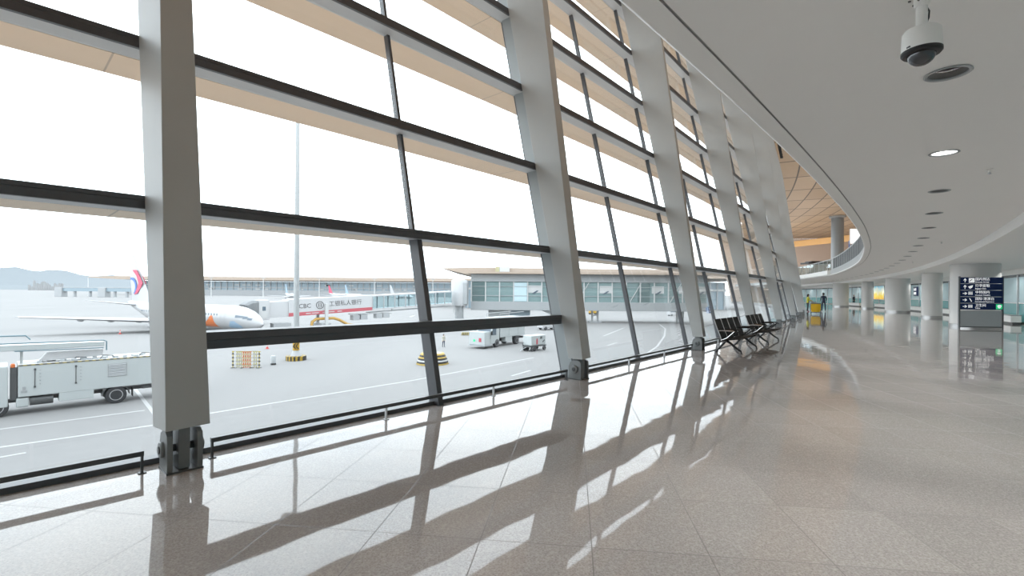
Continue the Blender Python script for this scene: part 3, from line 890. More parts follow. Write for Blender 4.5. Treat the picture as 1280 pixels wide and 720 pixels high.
# ================================================================== SEATING
def make_seats():
    root = thing('bench_seat', 'x', 'seating', group='black four-seat benches by the glass wall')
    pitch = .60; n = 4
    x0 = -pitch * (n - 1) / 2
    # local: x along bench, -y is the sitting direction (towards the hall)
    MB().box((0, .06, .36), (pitch * n + .02, .07, .05)).build('beam', 'leg_dark', root, bevel=.006)
    for j in range(n):
        x = x0 + pitch * j
        # thin shell: seat profile in YZ (y forward negative)
        prof = [(-.36, .425), (-.30, .435), (-.10, .405), (.06, .395)]
        rings = []
        for y, z in prof: rings.append([(x - .265, y, z - .028), (x + .265, y, z - .028), (x + .265, y, z), (x - .265, y, z)])
        MB().loft(rings).build('seat', 'seat_black', root, bevel=.006)
        prof = [(.085, .40), (.12, .50), (.20, .70), (.29, .95)]
        rings = []
        for y, z in prof: rings.append([(x - .27, y, z), (x + .27, y, z), (x + .27, y + .026, z - .008), (x - .27, y + .026, z - .008)])
        bk = MB().loft(rings).build('backrest', 'seat_black', root, bevel=.005)
    for j in range(n + 1):
        x = x0 + pitch * (j - .5)
        mb = MB()
        mb.tube([(x, .09, .37), (x, .13, .50), (x, .21, .70), (x, .295, .945)], .013, 8)
        mb.build('back_bracket', 'chrome', root, smooth=True)
    for x in (x0 - pitch * .5, x0 + pitch * .5, x0 + pitch * 2.5, x0 + pitch * 3.5):
        mb = MB()
        mb.tube([(x, .10, .37), (x, -.05, .44), (x, -.20, .58), (x, -.25, .63), (x, -.20, .645), (x, .02, .64), (x, .17, .635)], [.016, .016, .016, .019, .02, .02, .016], 10)
        mb.build('armrest', 'chrome' if abs(x - (x0 - pitch * .5)) < .01 else 'leg_dark', root, smooth=True)
    for x in (x0 + pitch * .05, x0 + pitch * 2.95):
        leg = MB()
        leg.tube([(x, .06, .35), (x, -.06, .27), (x, -.22, .14), (x, -.33, .075), (x, -.345, .02)], [.036, .034, .030, .025, .022], 10)
        a = leg.build('leg', 'leg_dark', root, smooth=True)
        MB().lathe([(.026, 0), (.026, .012), (.016, .022)], 14, (x, -.345, 0)).build('foot', 'black', a)
        leg = MB()
        leg.tube([(x, .06, .35), (x, .14, .24), (x, .25, .11), (x, .30, .06), (x, .31, .02)], [.036, .034, .030, .025, .022], 10)
        a = leg.build('leg', 'leg_dark', root, smooth=True)
        MB().lathe([(.026, 0), (.026, .012), (.016, .022)], 14, (x, .31, 0)).build('foot', 'black', a)
    return root
b1_ = make_seats()
for r, s, lab in ((b1_, 7.26, 'black four-seat metal bench nearer the camera, in front of the third column'), (None, 10.62, 'black four-seat metal bench farther along the window, behind the first')):
    r = r or copy_tree(b1_)
    r.location = P(s, .70, 0); r.rotation_euler = (0, 0, rz(s)); r['label'] = lab

# ================================================================== PEOPLE
def person(label, loc, rotz, J, radii, zones, height=1.7, hair='hair', hair_long=False, extra=None):
    """One skinned body from a joint graph; faces get their material from zones()."""
    root = thing('person', label, 'person', loc, rotz)
    me = bpy.data.meshes.new('body')
    names = list(J); idx = {n: i for i, n in enumerate(names)}
    E = []
    def e(*c):
        for a, b in zip(c, c[1:]): E.append((idx[a], idx[b]))
    e('pelvis', 'belly', 'chest', 'neck', 'chin', 'head', 'crown')
    for q in 'LR':
        e('chest', 'sh' + q, 'el' + q, 'wr' + q, 'pa' + q); e('pelvis', 'hip' + q, 'kn' + q, 'an' + q, 'to' + q)
        for k in range(5):
            e('pa' + q, 'f%d%s' % (k, q), 'g%d%s' % (k, q))
    e('head', 'nose')
    me.from_pydata([J[n] for n in names], E, [])
    o = bpy.data.objects.new('body', me); COL.objects.link(o)
    o.modifiers.new('skin', 'SKIN')
    for n in names:
        r = radii[n]; v = me.skin_vertices[0].data[idx[n]]
        v.radius = r if isinstance(r, tuple) else (r, r); v.use_root = (n == 'pelvis')
    sb = o.modifiers.new('sub', 'SUBSURF'); sb.levels = 2; sb.render_levels = 2
    bpy.context.view_layer.update()
    dg = bpy.context.evaluated_depsgraph_get()
    m2 = bpy.data.meshes.new_from_object(o.evaluated_get(dg))
    bpy.data.objects.remove(o)
    mats = []
    for mname in zones['mats']: mats.append(MATS[mname])
    m2.materials.clear()
    for m in mats: m2.materials.append(m)
    for p in m2.polygons:
        p.material_index = zones['f'](p.center); p.use_smooth = True
    b = bpy.data.objects.new('body', m2); COL.objects.link(b); b.parent = root
    hd = Vector(J['head'])
    mb = MB()
    mb.sphere((hd.x, hd.y + .018, hd.z + .045), .108, 18, 12, (.9, 1.02, 1.0), half='up')
    mb.sphere((hd.x, hd.y + .045, hd.z + .01), .095, 16, 10, (.95, .9, 1.1))
    if hair_long: mb.sphere((hd.x, hd.y + .08, hd.z - .07), .07, 12, 8, (1, .8, 1.6))
    mb.build('hair', hair, root, smooth=True)
    for sx in (-1, 1):
        MB().sphere((hd.x + sx * .036, hd.y - .094, hd.z + .012), .011, 8, 6).build('eye', 'black', root)
        MB().sphere((hd.x + sx * .094, hd.y + .01, hd.z), .026, 8, 6, (.4, .8, 1.2)).build('ear', 'skin', root, smooth=True)
    return root
def joints(stride=.0, arms=None, lean=0.0, armf=0.0):
    """Standing figure facing -y, 1.72 m; stride moves the feet, arms: per side (elbow, wrist)."""
    J = {'pelvis': (0, 0, .95), 'belly': (0, -lean * .3, 1.12), 'chest': (0, -lean * .7, 1.34), 'neck': (0, -lean, 1.48), 'chin': (0, -lean * 1.1 - .015, 1.535), 'head': (0, -lean * 1.15 - .01, 1.61), 'crown': (0, -lean * 1.15 + .01, 1.69), 'nose': (0, -lean * 1.15 - .108, 1.60)}
    for q, sx in (('L', 1), ('R', -1)):
        d = stride * sx
        J['hip' + q] = (sx * .095, 0, .90); J['kn' + q] = (sx * .10, -d * .5 - .02, .50); J['an' + q] = (sx * .10, -d + .02, .085 + max(0, -d) * .2); J['to' + q] = (sx * .115, -d - .14, .035 + max(0, -d) * .05)
        J['sh' + q] = (sx * .185, -lean * .8, 1.40)
        el, wr = (arms or {}).get(q, ((sx * .25, .03 + d * .3, 1.14), (sx * .26, -.05 + d * .5, .91)))
        J['el' + q] = el; J['wr' + q] = wr
        dv = (Vector(wr) - Vector(el)).normalized()
        J['pa' + q] = tuple(Vector(wr) + dv * .065)
        side = Vector((0, 1, 0)); side = (side - dv * side.dot(dv)).normalized()
        nrm = dv.cross(side)
        for k in range(4):
            ofs = side * (.027 - .018 * k); ln = (.038, .045, .042, .033)[k]
            J['f%d%s' % (k, q)] = tuple(Vector(wr) + dv * (.065 + ln) + ofs); J['g%d%s' % (k, q)] = tuple(Vector(wr) + dv * (.065 + ln * 1.75) + ofs + nrm * .012 * -sx)
        J['f4' + q] = tuple(Vector(wr) + dv * .055 - side * .045 * -1 + nrm * .0); J['g4' + q] = tuple(Vector(wr) + dv * .085 + side * .058)
    Rr = {'pelvis': (.135, .10), 'belly': (.125, .095), 'chest': (.15, .105), 'neck': .055, 'chin': (.065, .075), 'head': (.085, .098), 'crown': (.055, .06), 'nose': .013}
    for q in 'LR':
        Rr.update({'hip' + q: .088, 'kn' + q: .06, 'an' + q: .042, 'to' + q: (.045, .035), 'sh' + q: .062, 'el' + q: .043, 'wr' + q: .03, 'pa' + q: (.036, .02)})
        for k in range(5): Rr['f%d%s' % (k, q)] = .0095; Rr['g%d%s' % (k, q)] = .008
    return J, Rr
def zoner(top, leg, shoe, J, skin='skin'):
    wr = [Vector(J['wrL']), Vector(J['wrR'])]
    def f(c):
        for w in wr:
            if (c - w).length < .16 and (c - w).dot((w - Vector(J['el' + ('L' if w is wr[0] else 'R')]))) > 0: return 0
        if c.z > 1.485: return 0
        if c.z < .09: return 3
        if c.z < .88 and abs(c.x) < .21: return 2
        return 1
    return {'mats': [skin, top, leg, shoe], 'f': f}
# woman in yellow by the cart, facing the hall (+x), hands forward
J, Rr = joints(.06, {'L': ((.24, -.10, 1.16), (.20, -.33, 1.08)), 'R': ((-.24, -.10, 1.16), (-.20, -.33, 1.08))}, .04)
person('person in a yellow green jacket and dark trousers standing beside the yellow cart', P(47.6, .30, 0), math.radians(75), J, Rr, zoner('jacket_yellow', 'cloth_dark', 'shoe_red', J), hair_long=True)
J, Rr = joints(.16, {'L': ((.235, .03, 1.14), (.21, -.17, .99)), 'R': ((-.235, .03, 1.14), (-.21, -.17, .99))}, .07)
r = person('person in dark clothes walking away beside the yellow cart', (31.35, 48.6, 0), math.radians(160), J, Rr, zoner('cloth_navy', 'cloth_navy', 'line_white', J))
r.scale = (1.08, 1.08, 1.08)
J, Rr = joints(.05, None, .02)
person('person in dark clothes standing by the low counter far between two pillars', (54.9, 77.6, 0), math.radians(20), J, Rr, zoner('cloth_dark', 'cloth_dark', 'black', J))

# yellow cleaning cart
c0 = Vector((26.15, 41.6, 0))
root = thing('cleaning_cart', 'yellow bag cleaning cart on the shiny floor between two people', 'cart', c0, math.radians(-30))
mb = MB(); mb.loft([[(-.30, -.22, .20), (.30, -.22, .20), (.30, .22, .20), (-.30, .22, .20)], [(-.36, -.27, .45), (.36, -.27, .45), (.36, .27, .45), (-.36, .27, .45)], [(-.35, -.26, .90), (.35, -.26, .90), (.35, .26, .90), (-.35, .26, .90)]])
mb.build('bag', 'bag_yellow', root, bevel=.05, smooth=True)
mb = MB()
for x in (-.37, .37):
    for y in (-.28, .28): mb.cyl((x, y, .12), (x, y, .94), .014, n=8)
for z in (.16, .93):
    mb.tube([(-.37, -.28, z), (.37, -.28, z), (.37, .28, z), (-.37, .28, z), (-.37, -.28, z)], .014, 8)
mb.build('frame', 'leg_dark', root)
mb = MB(); mb.box((0, 0, .965), (.80, .60, .05)); mb.box((-.16, .05, 1.02), (.35, .3, .08)); mb.build('tray', 'slat_grey', root, bevel=.01)
for x in (-.34, .34):
    for y in (-.25, .25):
        mb = MB(); mb.cyl((x - .02, y, .06), (x + .02, y, .06), .06, n=18); mb.box((x, y, .11), (.06, .05, .05)); mb.build('wheel', 'rubber', root)
mb = MB(); mb.tube([(.40, -.2, .93), (.52, -.2, 1.02), (.52, .2, 1.02), (.40, .2, .93)], .014, 8); mb.build('handle', 'leg_dark', root, smooth=True)

# ================================================================== OUTSIDE: APRON
mb = MB()
mb.loft([[(-9000, 6, 0), (-9000, 9000, 0)], [(-1500, -400, 0), (-1500, 9000, 0)], [(-5, -60, 0), (-5, 9000, 0)], [(1500, -60, 0), (1500, 9000, 0)]], close=False)
mb.add([(-9000, -400, 0), (-1500, -400, 0), (-9000, 6, 0)], [(0, 1, 2)])
o = mb.build('ground', 'apron'); o.location = (0, 0, APRON)
structure(o, 'pale concrete airport apron')
# the facade below hall floor level
mb = MB().arc_strip([(-.62, -.6), (-.30, -.6), (-.30, APRON), (-.62, APRON)], S0, S0 + 122, 3)
structure(mb.build('wall_left', 'pier_grey'), 'plain wall of the terminal below the hall floor')
# painted lines
HD = Vector((.687, .727, 0)); HN = Vector((.727, -.687, 0))
ln = MB()
def line(p, q, w=.18):
    p = Vector((*p, 0)); q = Vector((*q, 0)); d = (q - p).normalized(); n = Vector((-d.y, d.x, 0)) * w / 2
    z = Vector((0, 0, .008))
    ln.hexa([p - n, q - n, q + n, p + n], [p - n + z, q - n + z, q + n + z, p + n + z])
def gp(px, py, z=APRON):
    """Ground point of the apron under a direction seen from the hall."""
    Z = 604 * (1.65 - z) / (py - (365.95 + .0077 * (px - 640)))
    return ((px - 640) / 604 * Z, Z)
line(gp(-60, 568), gp(205, 530), .25); line(gp(-40, 542), gp(182, 513), .22); line(gp(0, 572), gp(34, 566), .2)
line(gp(262, 517), gp(520, 475), .25); line(gp(520, 475), gp(668, 447), .25); line(gp(168, 484), gp(208, 535), .22)
line(gp(606, 484), gp(628, 478), .25); line(gp(640, 470), gp(664, 463), .25); line(gp(560, 494), gp(590, 486), .25)
pts = [gp(*p) for p in ((806, 444), (822, 433), (831, 420), (832, 411), (824, 405))]
for p, q in zip(pts, pts[1:]): line(p, q, .3)
line(gp(760, 432), gp(772, 428), .3); line(gp(755, 420), gp(780, 410), .3)
o = ln.build('ground_markings', M('paint_white', (.34, .34, .335), .7)); o.location = (0, 0, APRON)
structure(o, 'white painted lines on the apron')

# mountains and distant towers
def ridge(name, Y, pts, lab, mat='hill_hazed'):
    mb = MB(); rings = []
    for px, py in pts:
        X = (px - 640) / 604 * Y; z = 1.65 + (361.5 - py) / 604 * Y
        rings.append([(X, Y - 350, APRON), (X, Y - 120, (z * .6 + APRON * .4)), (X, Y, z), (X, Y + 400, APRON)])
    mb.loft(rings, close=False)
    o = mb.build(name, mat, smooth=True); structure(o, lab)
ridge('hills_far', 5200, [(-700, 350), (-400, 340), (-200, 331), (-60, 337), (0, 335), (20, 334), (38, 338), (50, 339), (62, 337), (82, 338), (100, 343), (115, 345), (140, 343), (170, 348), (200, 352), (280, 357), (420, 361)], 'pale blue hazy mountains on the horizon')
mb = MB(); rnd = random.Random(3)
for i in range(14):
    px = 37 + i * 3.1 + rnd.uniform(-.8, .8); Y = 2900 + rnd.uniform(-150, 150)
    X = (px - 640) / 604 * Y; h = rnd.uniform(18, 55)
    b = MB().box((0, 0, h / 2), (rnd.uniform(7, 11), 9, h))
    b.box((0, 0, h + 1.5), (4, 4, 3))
    o = b.build('tower_block', 'tower_hazed'); o.location = (X, Y, APRON)
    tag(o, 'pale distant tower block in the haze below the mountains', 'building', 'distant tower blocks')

# far terminal with tan roof
def far_terminal():
    Y = 740.0
    root = thing('far_terminal', 'long distant terminal with glass front and tan roof across the apron', 'terminal', (-300, Y, APRON))
    xa, xb = (126 - 640) / 604 * Y + 300, (640 - 640) / 604 * Y + 300
    MB().box(((xa + xb) / 2 + 20, 30, 4.2), (xb - xa - 40, 60, 8.4)).build('lower_storey', 'far_grey', root)
    MB().box(((xa + xb) / 2 + 20, 30, 15.0), (xb - xa - 60, 58, 13.2)).build('glass_front', 'far_glass', root)
    mb = MB(); mb.prism([(xa - 8, 25.5), (xa + 40, 23.2), (xb, 23.2), (xb, 28.3), (xa + 40, 28.3), (xa - 8, 26.6)], -14, 70)
    mb.build('roof', 'far_tan', root)
    mb = MB(); x = xa + 60
    while x < xb: mb.box((x, .5, 15), (.9, 1.6, 13)); x += 9.5
    mb.build('fins', 'far_grey', root)
    mb = MB(); mb.box(((xa + xb) / 2 + 20, .6, 12.2), (xb - xa - 60, 1.4, 1.6)); mb.build('floor_band', 'far_grey', root)
    mb = MB(); rr = random.Random(5)
    for i in range(46):
        x = xa + 60 + rr.random() * (xb - xa - 100); mb.box((x, .4, 10.0 + 6.2 * (i % 2)), (rr.uniform(3, 7), 1.0, 1.5))
    mb.build('bright_windows', 'line_white', root)
far_terminal()
def jetty(X, Y, L, lab):
    root = thing('far_jetty', lab, 'jet bridge', (X, Y, APRON))
    MB().box((L / 2, 0, 7.2), (L, 4, 3.4)).build('tunnel', 'far_glass', root)
    MB().box((L / 2, 0, 9.2), (L + 2, 4.6, .7)).build('roof', 'far_grey', root)
    MB().box((1.5, 0, 4.8), (7, 7, 9.6)).build('cab', 'far_grey', root, bevel=.2)
    for x in (L * .35, L * .7, L): MB().box((x, 0, 2.8), (1.4, 2.5, 5.6)).build('support', 'far_grey', root)
jetty(-455, 486, 44, 'long glazed jet bridge far off at the left end of the distant terminal')
jetty(-398, 470, 34, 'shorter glazed jet bridge far off, in front of the distant roof point')
for i, (px, lab) in enumerate([(110, 'thin pale floodlight mast far left, above the distant jet bridge'), (264, 'thin pale floodlight mast right of the nearest column'), (329, 'thin pale floodlight mast over the airliner nose'), (399, 'thin pale floodlight mast right of the tall near mast'), (468, 'thin pale floodlight mast above the open jet bridge section'), (541, 'thin pale floodlight mast beside the window mullion')]):
    Y = 520; X = (px - 640) / 604 * Y
    root = thing('far_mast', lab, 'light mast', (X, Y, APRON), 0, 'distant floodlight masts')
    MB().cyl((0, 0, 0), (0, 0, 21), .42, .26, 8).build('pole', 'line_white', root)
    mb = MB(); mb.box((0, 0, 21.2), (5, 1, .5)); mb.build('lamp_head', 'far_grey', root)

# nearer terminal wing behind the glass pier
root = thing('terminal_wing', 'terminal wing with a pointed tan roof behind the glass pier', 'terminal', (-30, 230, APRON))
MB().box((70, 30, 6.5), (124, 58, 13)).build('glass_front', 'far_glass', root)
mb = MB(); mb.prism([(-3, 18.5), (14, 14.6), (150, 14.6), (150, 18.4), (14, 18.9)], -7, 66); mb.build('roof', 'far_tan', root)
mb = MB(); x = 9
while x < 132: mb.box((x, .8, 6.5), (.5, .8, 13)); x += 3.4
mb.build('fins', 'far_grey', root)
MB().box((70, .9, 9.2), (124, .8, .9)).build('floor_band', 'line_white', root)
mb = MB(); mb.box((26.5, -6, 17.4), (4.6, 6, 3.8)); mb.build('roof_box', 'line_white', root, bevel=.1)
mb = MB(); mb.box((23.2, -6.2, 17.4), (1.8, 6, 3.8)); mb.build('roof_box_end', 'yellow_bands', root)

# glazed pier in the middle distance
def pier():
    Y = 120.0; X0, X1 = -10.2, 48.5
    root = thing('glass_pier', 'long raised glazed pier on legs across the apron, right of the jet bridge', 'pier', (X0, Y, APRON))
    Lp = X1 - X0
    zb, zg0, zg1, zt = 3.0, 5.15, 10.1, 12.0
    MB().box((Lp / 2, 4.5, (zb + zg0) / 2), (Lp, 9.0, zg0 - zb)).build('lower_band', 'pier_grey', root, bevel=.05)
    MB().box((Lp / 2, 4.5, (zg1 + zt) / 2), (Lp, 9.2, zt - zg1)).build('upper_band', 'pier_grey', root, bevel=.05)
    MB().box((Lp / 2, 4.5, (zg0 + zg1) / 2), (Lp - .2, 8.4, zg1 - zg0)).build('glazing', 'pier_glass', root)
    MB().box((Lp / 2, 3.8, zt + .25), (Lp + 2, 11.5, .5)).build('roof', 'far_tan', root)
    mb = MB(); x = .1; k = 0
    while x < Lp:
        mb.box((x, .2, (zg0 + zg1) / 2), (.28, .35, zg1 - zg0)); x += 3.5
    mb.build('mullions', 'line_white', root)
    mb = MB(); mb.box((Lp / 2, .22, 6.6), (Lp, .2, .14)); mb.box((Lp / 2, .22, 8.9), (Lp, .2, .10)); mb.build('transoms', 'far_grey', root)
    rr = random.Random(11)
    for i, (x, w_, mat) in enumerate([(1.9, 3.1, 'pier_glass_dark'), (12.3, 3.2, 'pale_blue_panel'), (15.9, 3.2, 'line_white'), (33.5, 3.0, 'line_white'), (43, 3.0, 'pier_glass_dark'), (46.5, 3.0, 'line_white'), (53.2, 3.0, 'line_white'), (57.2, 2.4, 'line_white')]):
        if mat == 'pale_blue_panel': M('pale_blue_panel', (.44, .56, .60), .4)
        h0 = 5.25 if mat != 'line_white' else 6.7
        pn = MB().box((x, .26, (h0 + 9.9) / 2), (w_, .12, 9.9 - h0 - (1.4 if mat == 'line_white' else 0))).build('infill_panel', mat, root)
        if mat == 'line_white':
            mb = MB(); mb.prism([(x - .8, 7.2), (x + .5, 8.0), (x + .9, 7.9), (x - .1, 7.1)], .19, .15); mb.build('panel_mark', 'window_dark', pn)
    mb = MB()
    for x in (22, 26.5, 39.5, 49.5): mb.tube([(x, .1, 5.2), (x + 2.8, .1, 10.0)], .10, 6)
    mb.build('braces', 'line_white', root)
    for x in (30.5, 31.9, 52, 53.4):
        MB().box((x, 2.2, 1.5), (.45, .45, 3.0)).build('leg', 'pier_grey', root)
    MB().box((31.2, 2.2, .15), (3.2, 1.6, .3)).build('leg_base', 'far_grey', root)
    MB().box((31.2, 2.2, 1.8), (1.2, .25, .25)).build('leg_tie', 'far_grey', root)
    mb = MB(); mb.box((6.9, 4, 1.5), (5.2, 5, 3.0)); mb.build('ground_store', 'pier_grey', root)
    mb = MB(); mb.box((12.2, 4, 1.6), (5.2, 4, 2.8)); mb.build('ground_store_dark', 'far_glass', root)
    # stair down to the apron
    mb = MB(); mb.hexa([(17.6, 1, 3.0), (24, 1, .1), (24, 2.6, .1), (17.6, 2.6, 3.0)], [(17.6, 1, 3.9), (24, 1, .9), (24, 2.6, .9), (17.6, 2.6, 3.9)]); mb.build('stair', 'slat_grey', root)
    return root
pier()
root = thing('pier_rotunda', 'grey rotunda where the jet bridge meets the glass pier, on a round pillar', 'rotunda', (-12.8, 117.5, APRON))
MB().lathe([(1.05, 0), (1.05, 4.2)], 24).build('pillar', 'pier_grey', root, smooth=True)
MB().lathe([(1.9, 4.1), (2.0, 4.4), (2.0, 9.9), (1.8, 10.4), (.3, 10.6)], 28).build('drum', 'bridge_white', root, smooth=True)
MB().box((.9, 0, 7.1), (2.2, 3.4, 5.2)).build('link', 'pier_grey', root, bevel=.05)
mb = MB(); mb.tube([(-.9, -1.9, 5.2), (-1.1, -2.4, 2.6), (-.4, -2.5, 1.6), (.5, -2.2, 2.6), (.7, -1.9, 4.6)], .07, 6); mb.build('hanging_cable', 'far_grey', root)

# ------------------------------------------------------------------ jet bridge
def jet_bridge():
    A = Vector((-42.95, 86.9, 0)); B = Vector((-14.2, 115.0, 0)); D = B - A; Ln = D.length
    root = thing('jet_bridge', 'white jet bridge with a red strip and grey Chinese lettering, docked at the airliner nose', 'jet bridge', (A.x, A.y, APRON), math.atan2(D.y, D.x))
    zb = lambda t: 2.60 + .0515 * t          # underside; local -y faces the hall
    def sec(t0, t1, hw, dz0, dz1, nm, mat, par=root, bevel=.03):
        return MB().hexa([(t0, -hw, zb(t0) + dz0), (t1, -hw, zb(t1) + dz0), (t1, hw, zb(t1) + dz0), (t0, hw, zb(t0) + dz0)],
                         [(t0, -hw, zb(t0) + dz1), (t1, -hw, zb(t1) + dz1), (t1, hw, zb(t1) + dz1), (t0, hw, zb(t0) + dz1)]).build(nm, mat, par, bevel=bevel)
    cab = sec(-2.9, -1.2, 1.9, -.25, 3.2, 'cab', 'bridge_white')
    MB().box((-2.1, -1.92, zb(-2) + 1.15), (1.0, .05, 2.1)).build('cab_door', 'line_white', cab)
    MB().box((-2.1, -1.95, zb(-2) + 1.75), (.55, .04, .7)).build('door_window', 'window_dark', cab)
    # folding hood towards the aircraft
    rings = []
    for i in range(9):
        t = -2.9 - 2.1 * (i / 8); q = i / 8
        top = zb(-3) + 3.2 + .25 * math.sin(q * PI * .5) - .95 * q * q; bot = zb(-3) - .25 + 2.7 * q ** 1.2
        w_ = 1.85 + (.06 if i % 2 else 0)
        rings.append([(t, -w_, bot), (t, -w_, top - .4), (t, -w_ + .5, top), (t, w_ - .5, top), (t, w_, top - .4), (t, w_, bot)])
    MB().loft(rings).build('folding_hood', M('hood_grey', (.17, .175, .18), .7), root)
    sec(-1.2, 2.1, 1.55, .05, 2.85, 'vestibule', 'bridge_white')
    tn = sec(2.1, 18.5, 1.75, 0, 3.1, 'solid_tunnel', 'bridge_white')
    MB().hexa([(2.1, -1.79, zb(2.1) + .02), (18.5, -1.79, zb(18.5) + .02), (18.5, -1.70, zb(18.5) + .02), (2.1, -1.70, zb(2.1) + .02)],
              [(2.1, -1.79, zb(2.1) + .66), (18.5, -1.79, zb(18.5) + .66), (18.5, -1.70, zb(18.5) + .66), (2.1, -1.70, zb(2.1) + .66)]).build('red_strip', M('strip_red', (0.409, 0.087, 0.105), .5), tn)
    sl = math.atan(.0515)
    T = lambda t, dz: Matrix.Translation((t, -1.765, zb(t) + dz)) @ Matrix.Rotation(-sl, 4, 'Y') @ Matrix.Rotation(PI / 2, 4, 'X')
    M('letter_grey', (0.028, 0.026, 0.028), .6)
    text_mesh('ICBC', 1.15, 'letter_grey', tn, T(3.55, 1.72))
    text_mesh('工银私人银行', 1.12, 'letter_grey', tn, T(9.5, 1.80))
    mb = MB()      # round emblem: ring with a square-cut mark inside
    c = Vector((7.75, -1.765, zb(7.75) + 1.75))
    for j in range(28):
        a0, a1 = 2 * PI * j / 28, 2 * PI * (j + 1) / 28
        q = [c + Vector((r * math.cos(a), 0, r * math.sin(a))) for r, a in ((.62, a0), (.62, a1), (.74, a1), (.74, a0))]
        mb.hexa([p + Vector((0, 0, 0)) for p in q], [p + Vector((0, -.01, 0)) for p in q])
    for x, z, w_, h_ in ((-.27, .2, .1, .42), (.27, .2, .1, .42), (-.27, -.22, .1, .40), (.27, -.22, .1, .40), (0, .36, .32, .09), (0, -.38, .32, .09), (-.12, 0, .28, .08), (.12, 0, .28, .08)):
        mb.box((c.x + x, c.y - .005, c.z + z), (w_, .012, h_))
    mb.build('emblem', 'letter_grey', tn)
    mb = MB()      # pale small print on the red strip, unreadable at this distance
    for t, w_ in ((5.6, .9), (6.9, 1.3), (8.6, .7), (10.0, 1.2), (11.6, .9)): mb.box((t, -1.795, zb(t) + .34), (w_, .012, .16), (0, -sl, 0))
    mb.build('small_print', 'line_white', tn)
    # open glazed section
    t0, t1 = 18.5, Ln - 1.2
    sec(t0, t1, 1.45, 0, .30, 'floor_chord', 'bridge_white'); sec(t0, t1, 1.5, 2.75, 3.05, 'roof_chord', 'bridge_white')
    sec(t0, t1, 1.36, .3, 2.75, 'side_glass', 'rail_glass', bevel=0)
    t = t0 + .2
    while t < t1:
        for y in (-1.42, 1.42): MB().box((t, y, zb(t) + 1.5), (.22, .14, 2.6)).build('frame_post', 'far_grey', root)
        t += 2.6
    sec(t0, t1, 1.1, -.55, -.42, 'under_rail', 'far_grey')
    for t in (t0 + 5, t0 + 12): MB().box((t, -.9, zb(t) - .25), (.18, .14, .5)).build('rail_hanger', 'far_grey', root)
    # drive column with wheels
    for y in (-2.1, 2.1):
        MB().box((8.9, y, 2.6), (.55, .5, 4.8)).build('drive_column', 'line_white', root, bevel=.03)
        mb = MB()
        for x in (8.35, 9.45): mb.cyl((x, y - .22, .5), (x, y + .22, .5), .5, n=20)
        mb.build('drive_wheels', 'rubber', root)
    MB().box((8.9, 0, 1.0), (1.8, 4.2, .5)).build('bogie', 'far_grey', root)
    mb = MB(); mb.tube([(6.4, -1.3, .9), (6.5, -1.3, 1.6), (7.2, -1.35, 2.1), (8.4, -1.4, 2.15), (10.6, -1.4, 2.2), (11.8, -1.35, 1.8), (13.4, -1.3, .9), (14.6, -1.2, .7)], .27, 12); mb.build('air_duct', 'duct_yellow', root, smooth=True)
    for t in (15.2, 16.9, 20.3, 21.9):
        MB().box((t, -.9, zb(t) - 1.25), (1.45, 1.3, 1.0)).build('air_unit', 'far_grey', root, bevel=.04)
    MB().box((18.6, -.9, zb(18.6) - .72), (9.2, 1.0, .12)).build('unit_shelf', 'far_grey', root)
    mb = MB(); mb.box((1.0, -1.0, 1.0), (3.0, 1.8, 1.2)); mb.build('stair_base', 'far_grey', root)
jet_bridge()

